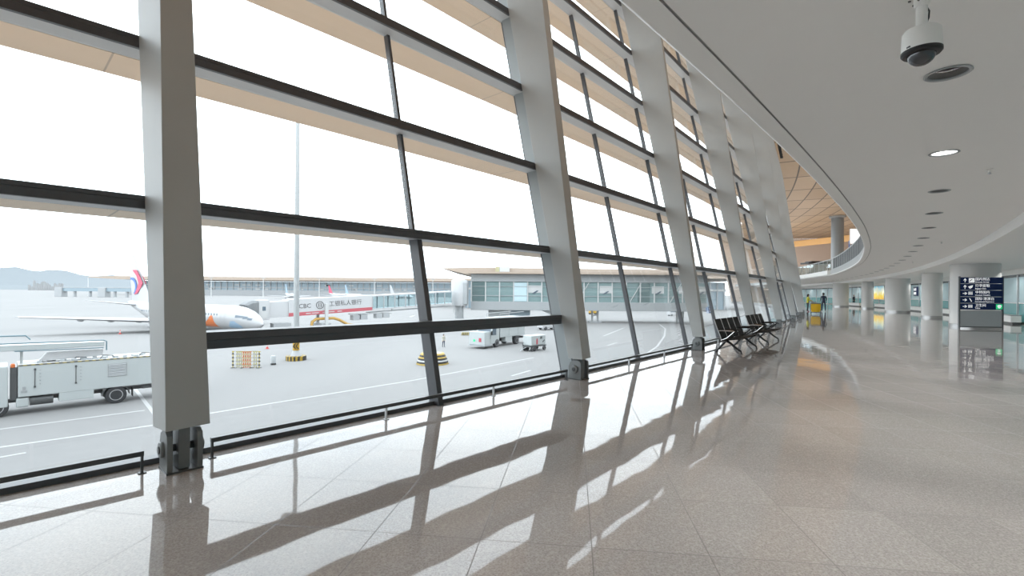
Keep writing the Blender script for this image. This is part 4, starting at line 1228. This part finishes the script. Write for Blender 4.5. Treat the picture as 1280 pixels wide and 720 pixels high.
# ------------------------------------------------------------------ aircraft
def airliner(name_label, nose, heading, detail, fin_mat='plane_white', L=46.0, group=None):
    root = thing('airliner', name_label, 'airliner', (nose[0], nose[1], APRON), heading, group)
    R = 1.97; ZF = 2.92
    prof = [(0, .05, 2.0), (-.35, .46, 2.06), (-1.0, .84, 2.18), (-2.0, 1.22, 2.38), (-3.4, 1.58, 2.60), (-5.2, 1.84, 2.79), (-7.5, 1.97, ZF), (-31, 1.97, ZF), (-35, 1.80, 3.2), (-39, 1.38, 3.9), (-43, .80, 4.4), (-45.5, .38, 4.75), (-46.2, .12, 4.85)]
    k = L / 46.0
    prof = [(x * k, r, z) for x, r, z in prof]
    n = 28
    rings = [[(x, r * math.cos(2 * PI * j / n), z + r * math.sin(2 * PI * j / n)) for j in range(n)] for x, r, z in prof]
    MB().loft(rings).build('fuselage', 'plane_white', root, smooth=True)
    def rad(x):
        for (xa, ra, za), (xb, rb, zb_) in zip(prof, prof[1:]):
            if xb <= x <= xa:
                q = (x - xa) / (xb - xa); return lerp(ra, rb, q), lerp(za, zb_, q)
        return R, ZF
    def skin_pt(x, z, off=.015):
        r, zc = rad(x); dz = max(-r * .995, min(r * .995, z - zc))
        return Vector((x, -(math.sqrt(r * r - dz * dz) + off), z))
    def wing(nm, y0, y1, xr0, xr1, xt0, xt1, z0, z1, th):
        for sg in (-1, 1):
            mb = MB(); rings = []
            for q in (0, .35, .7, 1):
                xa, xb = lerp(xr0, xt0, q), lerp(xr1, xt1, q); y = lerp(y0, y1, q) * sg; z = lerp(z0, z1, q); t = th * (1 - .75 * q)
                c = xa - xb
                rings.append([(xa, y, z), (xa - .12 * c, y, z + t * .45), (xa - .4 * c, y, z + t * .55), (xb, y, z + .02), (xb, y, z - .02), (xa - .4 * c, y, z - t * .4), (xa - .12 * c, y, z - t * .35)])
            w = mb.loft(rings).build(nm, 'plane_white', root, smooth=True)
            if nm == 'wing' and detail:
                mb = MB()
                for q in (.22, .42, .62):
                    x = lerp(xr1, xt1, q); y = lerp(y0, y1, q) * sg; z = lerp(z0, z1, q) - .25
                    mb.sphere((x + .6, y, z), .32, 12, 8, (4.6, .8, .9))
                mb.build('flap_fairings', 'far_grey', w, smooth=True)
    wing('wing', 1.2, 20.5, -19.0 * k, -28.0 * k, -29.8 * k, -31.6 * k, 1.75, 3.0, 1.0)
    wing('tailplane', .5, 7.6, -39.5 * k, -43.6 * k, -44.0 * k, -46.0 * k, 4.3, 5.3, .4)
    mb = MB(); rings = []
    for q, xa, xb, z in ((0, -35.0, -44.6, 4.9), (.12, -37.2, -44.8, 6.1), (.55, -40.6, -45.6, 10.4), (1, -43.9, -46.5, 14.4)):
        t = .28 * (1 - .6 * q); xa *= k; xb *= k
        rings.append([(xa, 0, z), (lerp(xa, xb, .3), t, z), (xb, .02, z), (xb, -.02, z), (lerp(xa, xb, .3), -t, z)])
    fin = mb.loft(rings).build('fin', fin_mat, root, smooth=True)
    for sg in (-1, 1):
        mb = MB(); x0 = -17.5 * k
        mb.lathe([(.55, 0), (.92, .25), (1.0, 1.2), (.95, 2.6), (.6, 4.2), (.35, 4.6)], 22, axis='X')
        mb.v = [Vector((x0 - p.x, p.y + sg * 6.2, p.z + 1.35)) for p in mb.v]
        e = mb.build('engine', 'plane_white', root, smooth=True)
        mb = MB(); mb.box((x0 - 3.2, sg * 6.2, 2.35), (4, .25, .9)); mb.build('pylon', 'plane_white', e)
    if not detail: return root
    for x, ys in ((-6.5, (0,)), (-23.5, (-2.6, 2.6))):
        for y in ys:
            g = MB().cyl((x, y, .5), (x, y, 2.2), .12, n=10).build('landing_gear', 'far_grey', root)
            mb = MB()
            for d in (-.3, .3): mb.cyl((x, y + d - .13, .5), (x, y + d + .13, .5), .5, n=18)
            mb.build('tyre', 'rubber', g)
    mb = MB()
    x = -9.6
    while x > -37:
        p = skin_pt(x, 3.38)
        mb.box(p, (.24, .02, .34)); x -= .84
    mb.build('cabin_windows', 'window_dark', root)
    mb = MB()
    for x0, x1, z0, z1 in ((-1.5, -2.2, 2.68, 3.05), (-2.3, -3.1, 2.86, 3.30), (-3.2, -4.7, 3.02, 3.42)):
        mb.hexa([skin_pt(x0, z0, .0), skin_pt(x1, z0, .0), skin_pt(x1, z1, .0), skin_pt(x0, z1 - .1, .0)], [skin_pt(x0, z0, .05), skin_pt(x1, z0, .05), skin_pt(x1, z1, .05), skin_pt(x0, z1 - .1, .05)])
    mb.build('cockpit_windows', 'window_dark', root)
    def decal(rows, mat, nm, par=root):
        mb = MB(); a = []; b = []
        for z, xa, xb in rows: a.append(skin_pt(xa, z)); b.append(skin_pt(xb, z))
        n_ = 8
        grid = [[skin_pt(lerp(xa, xb, i / n_), z) for i in range(n_ + 1)] for z, xa, xb in rows]
        mb.loft(grid, close=False); mb.build(nm, mat, par)
    for (z0, z1, xa, xb) in ((2.15, 2.22, -7.3, -8.5), (3.95, 4.02, -7.3, -8.5), (2.15, 4.0, -7.3, -7.38), (2.15, 4.0, -8.42, -8.5)):
        decal([(lerp(z0, z1, i / 6), xa, xb) for i in range(7)], 'far_grey', 'door_outline')
    decal([(1.05, -10.4, -14.8), (1.35, -10.4, -14.6), (1.7, -10.5, -14.3), (2.1, -10.6, -13.2), (2.5, -10.7, -12.3), (2.9, -10.8, -11.9), (3.2, -10.9, -11.5)], 'red_orange', 'orange_mark')
    decal([(1.25, -4.0, -6.8), (1.5, -3.5, -7.0), (1.8, -3.7, -6.5), (2.1, -4.3, -6.2), (2.45, -4.9, -5.8)], 'pale_blue', 'pale_blue_mark')
    # tail mark: a red swallow tail and a blue arc, on both sides of the fin
    for sg in (-1, 1):
        def fp(x, z): return Vector((x, sg * .30, z))
        y0, y1 = sg * .26, sg * .31
        red = [(-44.0, 11.4), (-42.2, 11.4), (-40.6, 9.9), (-39.5, 8.7), (-40.4, 7.7), (-41.8, 6.6), (-43.2, 6.4), (-42.0, 7.6), (-41.3, 8.7), (-42.2, 10.2)]
        mb = MB(); mb.prism(red, y0, y1); mb.build('red_tail_mark', M('mark_red', (0.484, 0.050, 0.105), .5), fin)
        mb = MB(); outer = []; inner = []
        for i in range(9):
            a = math.radians(100 - i * 19)
            outer.append((-44.4 + 2.3 * math.cos(a), 8.0 + 1.9 * math.sin(a))); inner.append((-44.5 + 1.8 * math.cos(a), 7.9 + 1.55 * math.sin(a)))
        mb.loft([[(x, y0, z) for x, z in outer], [(x, y1, z) for x, z in outer], [(x, y1, z) for x, z in inner], [(x, y0, z) for x, z in inner]], close=False); mb.build('blue_tail_mark', 'blue', fin)
    decal([(4.6, -36.4, -37.2), (5.2, -36.4, -37.2)], 'far_grey', 'registration_mark'); decal([(4.6, -38.6, -39.2), (5.0, -38.6, -39.2)], 'far_grey', 'registration_mark')
    return root
hd = Vector((.862, -.507, 0)).normalized()
airliner('white airliner with a red and blue tail mark, nose at the jet bridge', (-39.4, 76.5), math.atan2(hd.y, hd.x), True)
airliner('small distant white airliner with a pale blue tail, left of the tall mast', (-202, 455), math.radians(-52), False, 'pale_blue', group='distant parked airliners')
airliner('small distant white airliner with a red tail, right of the tall mast', (-183, 545), math.radians(-40), False, 'mark_red', group='distant parked airliners')
airliner('small distant white airliner with a pale blue tail, above the lettered jet bridge', (-145, 470), math.radians(-50), False, 'pale_blue', group='distant parked airliners')
airliner('small distant white airliner above the open jet bridge section', (-99, 480), math.radians(-48), False, group='distant parked airliners')

# ------------------------------------------------------------------ vehicles
def wheel(root, x, y, r=.52, w=.34, twin=False):
    sg = 1 if y > 0 else -1
    prof = [(r * .62, -w / 2), (r * .93, -w / 2), (r, -w / 2 + .05), (r, w / 2 - .05), (r * .93, w / 2), (r * .62, w / 2)]
    t = MB().lathe(prof, 32, (x, y, r), 'Y').build('wheel', 'rubber', root, smooth=True)
    mb = MB(); s_ = 1 if y > 0 else -1
    # lathe axis Y maps profile z to +y
    mb.lathe([(.02, s_ * (w / 2 - .02)), (r * .28, s_ * (w / 2 - .02)), (r * .32, s_ * (w / 2 - .10)), (r * .52, s_ * (w / 2 - .10)), (r * .62, s_ * (w / 2 - .01)), (r * .63, s_ * (w / 2 + .005)), (r * .57, s_ * (w / 2 + .012)), (r * .52, s_ * (w / 2 - .06))], 28, (x, y, r), 'Y', caps=False)
    mb.build('rim', 'hub', t, smooth=True)
    return t
def cab_unit(root, x0, x1, h, w=2.4, z0=.55, mat='truck_white'):
    pr = [(x0, z0), (x1 - .05, z0), (x1, z0 + .5), (x1 - .08, z0 + 1.0), (x1 - .45, h - .12), (x1 - .75, h), (x0, h)]
    c = MB().prism(pr, -w / 2, w / 2).build('cab', mat, root, bevel=.05)
    for sg in (-1, 1):
        y = sg * (w / 2 + .008)
        mb = MB(); mb.prism([(x0 + .75, z0 + 1.12), (x1 - .28, z0 + 1.12), (x1 - .55, h - .35), (x0 + .75, h - .35)], y - .01, y + .01); mb.build('side_window', 'window_dark', c)
        mb = MB(); mb.box((x1 - .05, sg * (w / 2 + .16), z0 + 1.45), (.12, .22, .5)); mb.build('mirror', 'black', c, bevel=.02)
        mb = MB(); mb.box((x1 - .03, sg * w * .36, z0 + .32), (.10, .42, .2)); mb.build('headlamp', 'lens_grey', c)
    mb = MB(); mb.hexa([(x1 - .07, -w * .44, z0 + 1.08), (x1 - .07, w * .44, z0 + 1.08), (x1 - .04, w * .44, z0 + 1.06), (x1 - .04, -w * .44, z0 + 1.06)], [(x1 - .42, -w * .42, h - .22), (x1 - .42, w * .42, h - .22), (x1 - .38, w * .42, h - .24), (x1 - .38, -w * .42, h - .24)]); mb.build('windscreen', 'window_dark', c)
    MB().box((x1 - .02, 0, z0 + .62), (.06, w * .55, .22)).build('grille', 'dark_steel', c)
    MB().box((x1 - .02, 0, z0 - .02), (.16, w, .26)).build('bumper', 'slat_grey', c, bevel=.03)
    return c
# the service truck left of the nearest column
hT = Vector((-.687, -.727, 0)); lT = Vector((.727, -.687, 0))
c = Vector((-25.6, 31.3, 0)) - lT * 1.12
root = thing('service_truck', 'white service truck with a folded boom on its roof, left of the nearest column', 'truck', (c.x, c.y, APRON), math.atan2(hT.y, hT.x))
body = MB().box((1.05, 0, 1.98), (6.8, 2.48, 1.84)).build('box_body', 'truck_white', root, bevel=.03)
for y in (-1.245, 1.245):
    MB().box((1.05, y, 2.90), (6.8, .03, .07)).build('striped_edge', 'hazard_edge', body)
MB().box((1.05, 0, 2.915), (6.8, 2.44, .03)).build('roof_deck', 'line_white', body)
MB().box((1.9, 0, .86), (1.6, 2.46, .62)).build('skirt', 'truck_white', root, bevel=.02)
for y in (-1.25, 1.25):
    v = MB().box((-.05, y, 2.18), (.95, .03, .82)).build('louvre', M('louvre_grey', (.30, .31, .31), .6), body)
    mb = MB()
    for i in range(8): mb.box((-.05, y * 1.012, 1.83 + i * .1), (.90, .02, .045), (.5, 0, 0))
    mb.build('louvre_slats', 'slat_grey', v)
    mb = MB()
    for x in (1.95, 3.75):
        mb.box((x, y, 2.12), (.035, .03, 1.15)); mb.box((x, y * 1.01, 2.62), (.10, .04, .09)); mb.box((x, y * 1.01, 1.6), (.10, .04, .09))
        for i in range(5): mb.box((x - .22, y, 1.75 + i * .2), (.06, .02, .02))
    mb.build('door_hinges', 'dark_steel', body)
    mb = MB(); mb.box((4.2, y, 1.36), (.26, .02, .14)); mb.box((4.2, y, 1.55), (.14, .02, .2)); mb.build('label_plate', 'pier_grey', body)
MB().box((1.6, 0, .78), (8.2, .9, .22)).build('chassis', 'dark_steel', root)
MB().box((-2.0, 0, .80), (1.2, 1.9, .14)).build('tail_beam', 'dark_steel', root)
MB().box((-2.35, 0, .66), (.14, 2.3, .18)).build('rear_bumper', 'slat_grey', root)
for y in (-.92, .92):
    MB().cyl((2.95, y, .74), (3.95, y, .74), .27, n=18).build('air_tank', 'dark_steel', root, smooth=True)
    MB().box((4.25, y, .72), (.55, .5, .55)).build('fuel_tank', 'truck_white', root, bevel=.08)
    wheel(root, 0, y * 1.05, .55, .5); wheel(root, 5.35, y * 1.07, .55, .36)
    mb = MB(); pr = []
    for i in range(9): a = PI * i / 8; pr.append((.72 * math.cos(a), .55 + .72 * math.sin(a)))
    for i in range(9): a = PI * (8 - i) / 8; pr.append((.67 * math.cos(a), .55 + .67 * math.sin(a)))
    yy = sorted((y * .8, y * 1.32)); mb.loft([[(x, yy[0], z) for x, z in pr], [(x, yy[1], z) for x, z in pr]]); mb.build('mudguard', 'dark_steel', root)
MB().box((-.85, 1.0, .62), (.03, .5, .55)).build('mud_flap', 'black', root)
cb = cab_unit(root, 4.85, 7.0, 2.9)
MB().box((4.62, 0, 1.85), (.28, 2.1, 1.9)).build('cab_gap_unit', 'dark_steel', root)
mb = MB(); mb.lathe([(.10, 0), (.10, .16), (.06, .22)], 16, (4.66, 1.0, 2.80)); mb.build('beacon', 'red_orange', root)
# boom and roof gear
bm_ = MB()
bm_.hexa([(.55, -.1, 3.72), (9.2, -.1, 3.72), (9.2, .75, 3.72), (.55, .75, 3.72)], [(.55, -.1, 4.00), (9.2, -.1, 4.12), (9.2, .75, 4.12), (.55, .75, 4.00)])
boom = bm_.build('boom', 'truck_white', root, bevel=.03)
mb = MB(); mb.tube([(.45, .78, 3.45), (.45, .78, 4.02), (.6, .78, 4.10), (9.2, .78, 4.24)], .035, 8); mb.tube([(.6, .78, 3.62), (4.6, .78, 3.70)], .03, 8)
mb.tube([(3.9, -.6, 4.25), (4.1, -.6, 4.5), (9.2, -.6, 4.6)], .04, 8); mb.build('boom_pipes', M('teal_pipe', (.10, .17, .20), .4), boom, smooth=True)
mb = MB(); mb.hexa([(.6, .0, 3.1), (3.6, 0, 3.0), (3.6, .6, 3.0), (.6, .6, 3.1)], [(.6, .0, 3.5), (3.2, 0, 3.5), (3.2, .6, 3.5), (.6, .6, 3.5)]); mb.build('boom_cradle', 'bridge_white', root)
mb = MB(); rr = random.Random(2)
for i in range(12):
    x = -2.0 + i * .5; mb.box((x, rr.uniform(.2, 1.0), 2.99), (.22, .5, .12), (0, 0, rr.uniform(-.5, .5)))
mb.build('roof_fittings', 'slat_grey', body)
mb = MB()
for x in (-1.6, .4, 1.7): mb.tube([(x - .35, .9, 2.93), (x - .25, .9, 3.1), (x + .2, .7, 3.12), (x + .35, .75, 2.94)], .03, 6)
mb.build('roof_hoses', 'dark_steel', body, smooth=True)
MB().box((4.3, .3, 3.25), (.12, .12, .8)).build('rest_post', 'truck_white', root)

# the loader truck beyond the waist bar
h2 = Vector((-.54, -.84, 0)).normalized(); l2 = Vector((.84, -.54, 0))
c = Vector((.65, 69.3, 0)) - l2 * 1.1
root = thing('catering_truck', 'white high-loader truck with a front platform, seen beside the second column', 'truck', (c.x, c.y, APRON), math.atan2(h2.y, h2.x))
body = MB().box((1.1, 0, 2.6), (6.4, 2.5, 2.7)).build('box_body', 'truck_white', root, bevel=.04)
mb = MB()
for x in (-.2, 2.1): mb.box((x, 1.26, 2.6), (.05, .03, 2.4))
mb.build('body_seams', 'slat_grey', body)
MB().box((-1.2, 1.27, 2.9), (.4, .03, .6)).build('side_plate', 'slat_grey', body)
mb = MB()
for y in (-1.1, 1.1): mb.tube([(4.2, y, 4.0), (4.2, y, 4.45), (-2, y, 4.6)], .05, 8)
mb.build('roof_rail', 'far_grey', root)
MB().box((1.5, 0, .85), (8.6, 1.0, .3)).build('chassis', 'dark_steel', root)
MB().box((-2.4, 0, .95), (1.0, 2.2, .2)).build('tail_lift', 'dark_steel', root)
MB().box((2.1, 0, .95), (1.7, 2.4, .75)).build('skirt', 'truck_white', root)
for y in (-.95, .95): wheel(root, 0, y * 1.05, .55, .5); wheel(root, 5.0, y * 1.08, .55, .36)
cab_unit(root, 4.45, 6.5, 2.95)
pl = MB().box((7.3, 0, 1.35), (1.3, 2.5, 1.7)).build('front_platform', 'truck_white', root, bevel=.03)
mb = MB(); mb.box((7.97, .55, 1.15), (.02, .4, .5)); mb.build('red_mark', 'red', pl)
mb = MB(); mb.box((7.97, -.4, 1.05), (.02, .3, .3)); mb.build('green_mark', 'sign_green', pl)
MB().box((7.3, 0, .42), (1.5, 2.7, .12)).build('step', 'slat_grey', root)
mb = MB(); mb.box((6.75, .9, 1.6), (.5, .6, .8)); mb.build('hoist_arm', 'dark_steel', root)

# ground power cart
hG = Vector((.66, .75, 0)).normalized(); lG = Vector((.75, -.66, 0))
c = Vector((3.3, 61.4, 0)) - lG * .6
root = thing('ground_power_cart', 'white ground power cart on a dark wheeled chassis beside the second column', 'cart', (c.x, c.y, APRON), math.atan2(hG.y, hG.x))
b_ = MB().box((0.1, 0, 1.35), (2.9, 1.4, 1.25)).build('housing', 'truck_white', root, bevel=.08)
mb = MB(); mb.box((-.25, -.71, 1.15), (.28, .03, .6)); mb.box((-.25, -.71, 1.5), (.16, .03, .2)); mb.build('red_mark', 'red', b_)
mb = MB(); mb.box((.6, -.71, 1.65), (.4, .03, .3)); mb.box((1.1, -.71, 1.2), (.5, .03, .14), (0, -.5, 0)); mb.build('grille', 'dark_steel', b_)
MB().box((0.1, 0, .62), (3.3, 1.3, .16)).build('chassis', 'dark_steel', root)
for x in (-1.1, -.55, 1.35):
    for y in (-.62, .62): wheel(root, x, y, .28, .2)
mb = MB(); mb.tube([(-1.6, 0, .5), (-2.4, 0, .32), (-2.7, 0, .1)], .05, 8); mb.build('tow_bar', 'slat_grey', root)
mb = MB(); mb.tube([(-1.45, .4, .6), (-1.7, .5, .9), (-1.5, .5, 1.1)], .05, 8); mb.build('cable', 'black', root)

# near light mast with striped base
root = thing('light_mast', 'tall white light mast with a yellow chevron board and a striped round base', 'light mast', (-22.96, 51.5, APRON))
MB().lathe([(.30, 1.0), (.27, 10), (.19, 28)], 20).build('pole', 'white_paint', root, smooth=True)
MB().lathe([(.56, .48), (.50, .56), (.36, .98), (.30, 1.05)], 24).build('plinth', 'far_grey', root, smooth=True)
cv = MB(); ring = [(math.cos(2 * PI * j / 24), math.sin(2 * PI * j / 24)) for j in range(24)]
cv.lathe([(1.02, 0), (1.02, .46), (.5, .48)], 30); cv.build('base_ring', 'hazard', root, smooth=False)
bd = MB().lathe([(.34, 1.05), (.34, 2.15)], 20).build('yellow_board', 'yellow', root, smooth=True)
mb = MB()
vd = Vector((22.96, -51.5, 0)).normalized(); sd = Vector((-vd.y, vd.x, 0))
for dx in (-.12, .14):
    pts = [(dx + .13, .30), (dx - .09, 0), (dx + .13, -.30), (dx + .01, -.30), (dx - .21, 0), (dx + .01, .30)]
    f_ = [vd * (.345 - .0) + sd * x + Vector((0, 0, 1.52 + z)) for x, z in pts]
    mb.loft([[p - vd * .10 for p in f_], [p + vd * .02 for p in f_]])
mb.build('chevrons', 'black', bd)
MB().box((0, 0, 28.2), (2.6, .8, .5)).build('lamp_head', 'far_grey', root)

# folding crowd barriers
bc = Vector((-25.3, 46.1, 0))
specs = [(-1.22, -.10, 'post_bands', .12, 'leftmost, black and yellow banded end post'), (-.68, .0, 'yellow_bands', .55, 'pale yellow section next to the left end post'), (.10, -.10, 'orange_bands', .78, 'orange section in the middle'), (.80, .10, 'yellow_bands', .40, 'narrow pale yellow section right of the orange one'), (1.26, -.05, 'post_bands', .14, 'rightmost, black and yellow banded end post')]
for x, y, mat, w_, lab in specs:
    root = thing('folding_barrier', 'striped folding barrier on the apron, ' + lab, 'barrier', (bc.x + x, bc.y + y, APRON), math.radians(8), 'folding barriers on the apron')
    n_ = max(1, int(w_ / .16)); mb = MB()
    for i in range(n_):
        xx = -w_ / 2 + (i + .5) * w_ / n_
        mb.box((xx, 0, .82), (.12 if 'orange' in mat else .085, .05, 1.56))
    mb.build('bars', mat, root)
    mb = MB()
    for z in (.28, .62, .96, 1.30, 1.55): mb.box((0, .03, z), (w_ + .1, .04, .09 if w_ > .3 else .06))
    mb.build('rails', mat, root)
    mb = MB()
    for xx in (-w_ / 2, w_ / 2): mb.box((xx, 0, .03), (.07, .6, .06))
    mb.build('feet', 'dark_steel', root)
root = thing('canister', 'grey upright canister with a black foot near the light mast', 'canister', (-23.7, 48.1, APRON))
MB().lathe([(.23, .17), (.23, .84), (.19, .90), (.03, .91)], 24).build('body', 'slat_grey', root, smooth=True)
MB().lathe([(.245, 0), (.245, .17)], 24).build('foot', 'black', root, smooth=True)
def cone(loc, lab):
    root = thing('traffic_cone', lab, 'traffic cone', loc, 0, 'red traffic cones')
    MB().lathe([(.16, .03), (.03, .7), (.02, .72)], 18).build('body', 'cone_red', root, smooth=True)
    MB().box((0, 0, .015), (.46, .46, .03)).build('foot', 'cone_red', root)
    MB().lathe([(.118, .30), (.085, .44)], 18).build('white_sleeve', 'line_white', root, smooth=True)
cone((-31.0, 61.3, APRON), 'red traffic cone just under the waist bar, between barriers and mast')
cone((-65.0, 80.2, APRON), 'red traffic cone under the airliner wing, left of the nearest column')
# striped protective ring around a hydrant
root = thing('guard_ring', 'low black white and yellow striped guard ring behind the mullion', 'guard ring', (-8.1, 49.6, APRON))
M('ring_yellow', (0.400, 0.275, 0.060), .6)
for i, (r0, r1, mat) in enumerate([(1.66, 1.62, 'ring_yellow'), (1.62, 1.57, 'black'), (1.57, 1.51, 'line_white'), (1.51, 1.44, 'black'), (1.44, 1.36, 'ring_yellow'), (1.36, 1.27, 'black'), (1.27, 1.16, 'ring_yellow')]):
    z0 = i * .16
    MB().lathe([(r0 - .3, z0), (r0, z0 + .01), (r1 + .02, z0 + .15), (r1 - .3, z0 + .16)], 16, caps=False).build('stripe_course', mat, root)
MB().lathe([(1.0, 1.0), (.9, 1.14), (.25, 1.18), (.25, 1.35), (.05, 1.4)], 16).build('cap', 'far_grey', root)
# low yellow barriers further out
for p, lab in (((585, 419), 'low yellow and black barrier left of the loader truck'),):
    X, Y = gp(*p)
    root = thing('low_barrier', lab, 'barrier', (X, Y, APRON), .1)
    MB().prism([(-1.1, 0), (1.1, 0), (1.0, .5), (-1.0, .5)], -.3, .3).build('body', 'hazard_edge', root, bevel=.04)
    mb = MB()
    for x in (-.7, .7): mb.box((x, 0, .05), (.3, .75, .1))
    mb.build('feet', 'black', root)
X, Y = gp(742, 393)
root = thing('yellow_tractor', 'small yellow tow tractor by the pier, right of the second column', 'tow tractor', (X, Y, APRON), .3)
MB().prism([(-1.5, .45), (1.5, .45), (1.5, 1.1), (.4, 1.2), (.3, 1.3), (-1.5, 1.3)], -.8, .8).build('body', 'yellow', root, bevel=.05)
MB().box((-.3, 0, 2.1), (1.3, 1.5, .1)).build('roof', 'yellow', root)
for x in (-.9, .3):
    for y in (-.7, .7): MB().box((x, y, 1.7), (.06, .06, .8)).build('roof_post', 'dark_steel', root)
for x in (-1, 1):
    for y in (-.75, .75): wheel(root, x, y, .42, .3)
for i, (px, py, lab) in enumerate([(843, 395, 'small pale parked vehicle under the pier, left of the third column'), (686, 412, 'small pale parked vehicle by the pier stair, left of the second column')]):
    X, Y = gp(px, py)
    root = thing('parked_van', lab, 'van', (X, Y, APRON), .2 + .4 * i)
    MB().prism([(-2.2, .4), (2.2, .4), (2.25, 1.1), (1.6, 1.25), (1.1, 2.1), (-2.2, 2.1)], -.95, .95).build('body', 'bridge_white', root, bevel=.08)
    mb = MB()
    for sg in (-1, 1): mb.prism([(-1.9, 1.3), (1.2, 1.3), (.95, 1.9), (-1.9, 1.9)], sg * .955 - .01, sg * .955 + .01)
    mb.build('side_windows', 'window_dark', root)
    for x in (-1.4, 1.4):
        for y in (-.85, .85): wheel(root, x, y, .36, .24)

# apron worker
J, Rr = joints(.08, None, .02)
def fz(J):
    base = zoner('hi_vis', 'cloth_navy', 'black', J); return base
person('person in a pale top and dark trousers standing on the apron under the waist bar', (-9.1, 64.6, APRON), math.radians(40), J, Rr, fz(J))

# ================================================================== LIGHT
w = bpy.data.worlds.new('overcast_sky'); S.world = w; w.use_nodes = True
N, L = w.node_tree.nodes, w.node_tree.links
bg = N['Background']
tc = N.new('ShaderNodeTexCoord'); mp = N.new('ShaderNodeMapping'); mp.inputs['Scale'].default_value = (1, 1, 2.6)
no = N.new('ShaderNodeTexNoise'); no.inputs['Scale'].default_value = 2.4; no.inputs['Detail'].default_value = 5; no.inputs['Roughness'].default_value = .55
L.new(tc.outputs['Generated'], mp.inputs[0]); L.new(mp.outputs[0], no.inputs['Vector'])
cr = N.new('ShaderNodeValToRGB'); cr.color_ramp.elements[0].position = .36; cr.color_ramp.elements[0].color = (.70, .78, .86, 1)
cr.color_ramp.elements[1].position = .60; cr.color_ramp.elements[1].color = (.90, .955, 1, 1)
L.new(no.outputs['Fac'], cr.inputs[0]); L.new(cr.outputs[0], bg.inputs['Color'])
bg.inputs['Strength'].default_value = 4.6

S.view_settings.view_transform = 'Standard'
S.view_settings.look = 'None'
S.view_settings.exposure = 0.0
S.view_settings.gamma = 1.0
S.view_settings.use_curve_mapping = False
c_ = S.cycles
c_.use_denoising = True
c_.max_bounces = 10; c_.diffuse_bounces = 5; c_.glossy_bounces = 5; c_.transparent_max_bounces = 24
c_.caustics_reflective = True; c_.caustics_refractive = False; c_.blur_glossy = .6
c_.sample_clamp_indirect = 6.0
